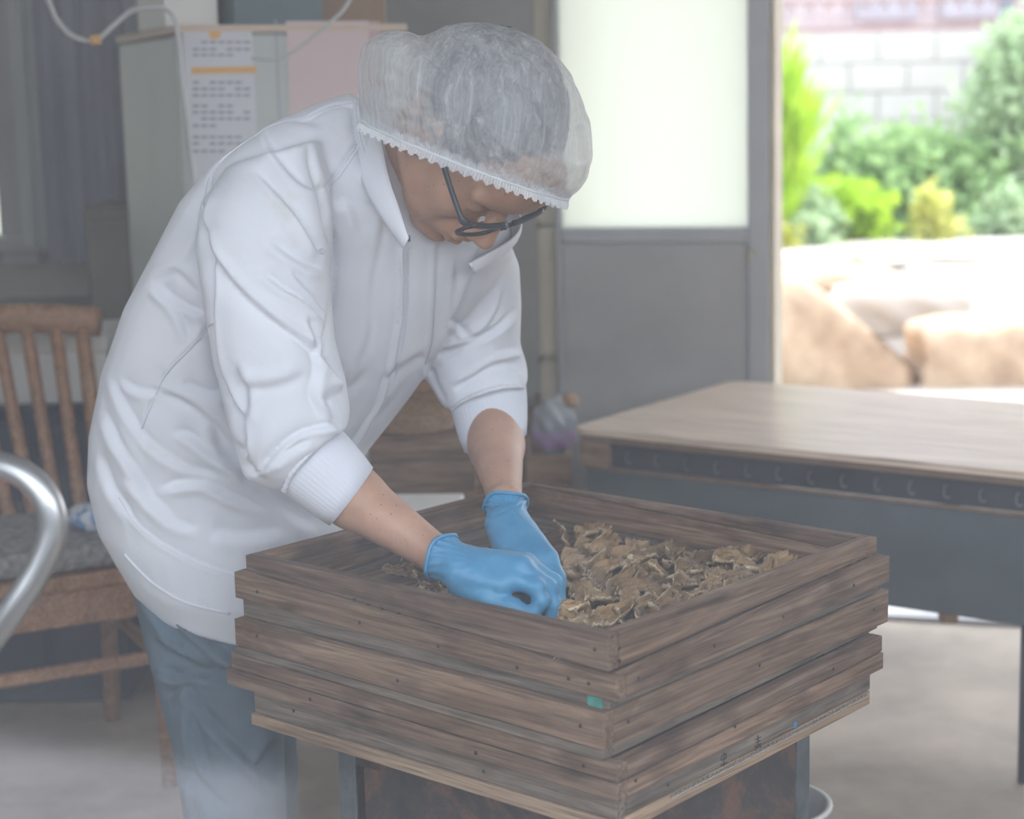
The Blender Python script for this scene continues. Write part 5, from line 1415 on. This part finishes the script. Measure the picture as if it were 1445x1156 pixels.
def hairnet():
    out = [(505, 130), (505, 100), (511, 68), (527, 51), (550, 44), (575, 44), (592, 51), (605, 48), (630, 36), (662, 32), (700, 34), (735, 44), (768, 62), (795, 90), (815, 125), (830, 165), (836, 205), (833, 240), (822, 262), (803, 280), (780, 292), (745, 302), (700, 308), (640, 298), (570, 262), (530, 215), (510, 170)]
    cY = 2.445; c2 = np.array([668., 165.]); o2 = catmull(out, 6, True); a2 = np.arctan2(o2[:, 1]-c2[1], o2[:, 0]-c2[0]); r2 = np.hypot(o2[:, 0]-c2[0], o2[:, 1]-c2[1]); od = np.argsort(a2); a2 = a2[od]; r2 = r2[od]
    nth, nl = 220, 110; V = []; F = []
    def depth(x, y):  # half depth of the bonnet in metres
        t = (x-668)/165; return .118*(1-.25*max(0, -t)**2)
    for j in range(nl+1):
        lam = -math.pi/2+math.pi*j/nl
        for i in range(nth):
            a_ = -math.pi+2*math.pi*i/nth
            R0 = np.interp(a_, a2, r2, period=2*math.pi); cl, sl = math.cos(lam), math.sin(lam)
            cl = abs(cl)**.92
            pl = 1+cl**1.6*(.010*math.sin(a_*26+3*math.sin(lam*3))+.010*math.sin(a_*11+5*lam)+.005*math.sin(a_*43+9*lam))
            x = c2[0]+R0*cl*math.cos(a_)*(1+(pl-1)*.35 if cl > .95 else pl); y = c2[1]+R0*cl*math.sin(a_)*(1+(pl-1)*.35 if cl > .95 else pl)
            V.append(P(x, y, cY+(.142+.016*max(0, math.cos(a_-.6)))*sl*pl))
    for j in range(nl):
        for i in range(nth):
            i2 = (i+1) % nth; F.append((j*nth+i, j*nth+i2, (j+1)*nth+i2, (j+1)*nth+i))
    V = np.array(V)
    # opening plane through nape, near temple and forehead
    p0 = P(532, 174, 2.54); p1 = P(640, 228, 2.33); p2 = P(768, 275, 2.36)
    n = np.cross(p1-p0, p2-p0); n /= np.linalg.norm(n)
    if n[2] > 0: n = -n           # points down, out of the bonnet
    bm = bmesh.new(); vs = [bm.verts.new(v) for v in V]
    for f in F:
        try: bm.faces.new([vs[i] for i in f])
        except ValueError: pass
    bmesh.ops.remove_doubles(bm, verts=bm.verts, dist=1e-5)
    r = bmesh.ops.bisect_plane(bm, geom=list(bm.verts)+list(bm.edges)+list(bm.faces), plane_co=Vector(p0), plane_no=Vector(n), clear_outer=True)
    edge = [e for e in bm.edges if len(e.link_faces) == 1 and all(abs((np.array(v.co[:])-p0)@n) < 1e-4 for v in e.verts)]
    # order the rim
    nxt = {}
    for e in edge:
        a, b = e.verts; nxt.setdefault(a, []).append(b); nxt.setdefault(b, []).append(a)
    start = edge[0].verts[0]; loop = [start]; prev = None; cur = start
    for e in edge:
        for v in e.verts:
            if len(nxt[v]) == 1: start = v
    loop = [start]; cur = start
    while True:
        c_ = [v for v in nxt[cur] if v is not prev]
        if not c_: break
        prev, cur = cur, c_[0]
        if cur is start: break
        loop.append(cur)
    rim = np.array([v.co[:] for v in loop])
    net = bm_obj('hair_net', bm, M['net'], None, True)
    Vn = np.array([v.co[:] for v in net.data.vertices]); dv = Vn-(p0+p1+p2)/3; hh = -(dv@n); ax1 = np.cross(n, [0, 0, 1.]); ax1 /= np.linalg.norm(ax1); ax2 = np.cross(n, ax1)
    ee = (p2-p0)/np.linalg.norm(p2-p0); ff = np.cross(n, ee); fib = np.stack([dv@ee+.35*hh, (dv@ff)*.9, hh*.13], 1)
    at = net.data.attributes.new('fibre', 'FLOAT_VECTOR', 'POINT'); at.data.foreach_set('vector', fib.ravel().astype(np.float32))
    net.parent = person; tag(net, 'translucent white bouffant hair net')
    print('rim', len(rim), 'n', n)
    # resample rim, pull it a little towards the head
    d = np.r_[0, np.cumsum(np.linalg.norm(np.diff(np.vstack([rim, rim[:1]]), axis=0), axis=1))]; L = d[-1]; rr_ = np.vstack([rim, rim[:1]])
    m_ = 420; s = np.linspace(0, L, m_, endpoint=False); R_ = np.stack([np.interp(s, d, rr_[:, a]) for a in range(3)], 1); ctr = R_.mean(0)
    for _ in range(10): R_ = (np.roll(R_, 1, 0)+np.roll(R_, -1, 0)+2*R_)/4
    bandp = R_*1.006-ctr*.006
    o = mesh_obj('elastic_band', *tube_vf(bandp[::2], .0017, 8, True), M['band'], None, True); o.parent = net
    # ruffle: pleated strip on both sides of the elastic
    V = []; F = []
    k = np.arange(m_); z = np.where(k % 2 == 0, 1., -1.)
    w_ = .5+.5*np.sin(k/m_*2*math.pi*9)*.2
    for t, pull in ((-.010, .004), (0, 0), (.010, .006)):
        dirv = R_-ctr; dirv /= np.linalg.norm(dirv, axis=1)[:, None]
        amp = .0022 if t != 0 else .0008
        V.append(bandp+n*t*(1+.25*np.sin(k*.9))[:, None]+dirv*(amp*z+pull*.3)[:, None])
    V = np.concatenate(V)
    for j in range(2):
        for i in range(m_):
            i2 = (i+1) % m_; F.append((j*m_+i, j*m_+i2, (j+1)*m_+i2, (j+1)*m_+i))
    o = mesh_obj('ruffle', V, F, M['band'], None, False); o.parent = net
    return net
def band_mat():
    m, nt, b = nmat('net_band'); out = nt.nodes['Material Output']; b.inputs['Base Color'].default_value = (.80, .83, .87, 1); b.inputs['Roughness'].default_value = .7
    t = nt.nodes.new('ShaderNodeBsdfTransparent'); mx = nt.nodes.new('ShaderNodeMixShader'); mx.inputs[0].default_value = .62
    nt.links.new(t.outputs[0], mx.inputs[1]); nt.links.new(b.outputs[0], mx.inputs[2]); nt.links.new(mx.outputs[0], out.inputs[0]); return m
M['band'] = band_mat()
hairnet()
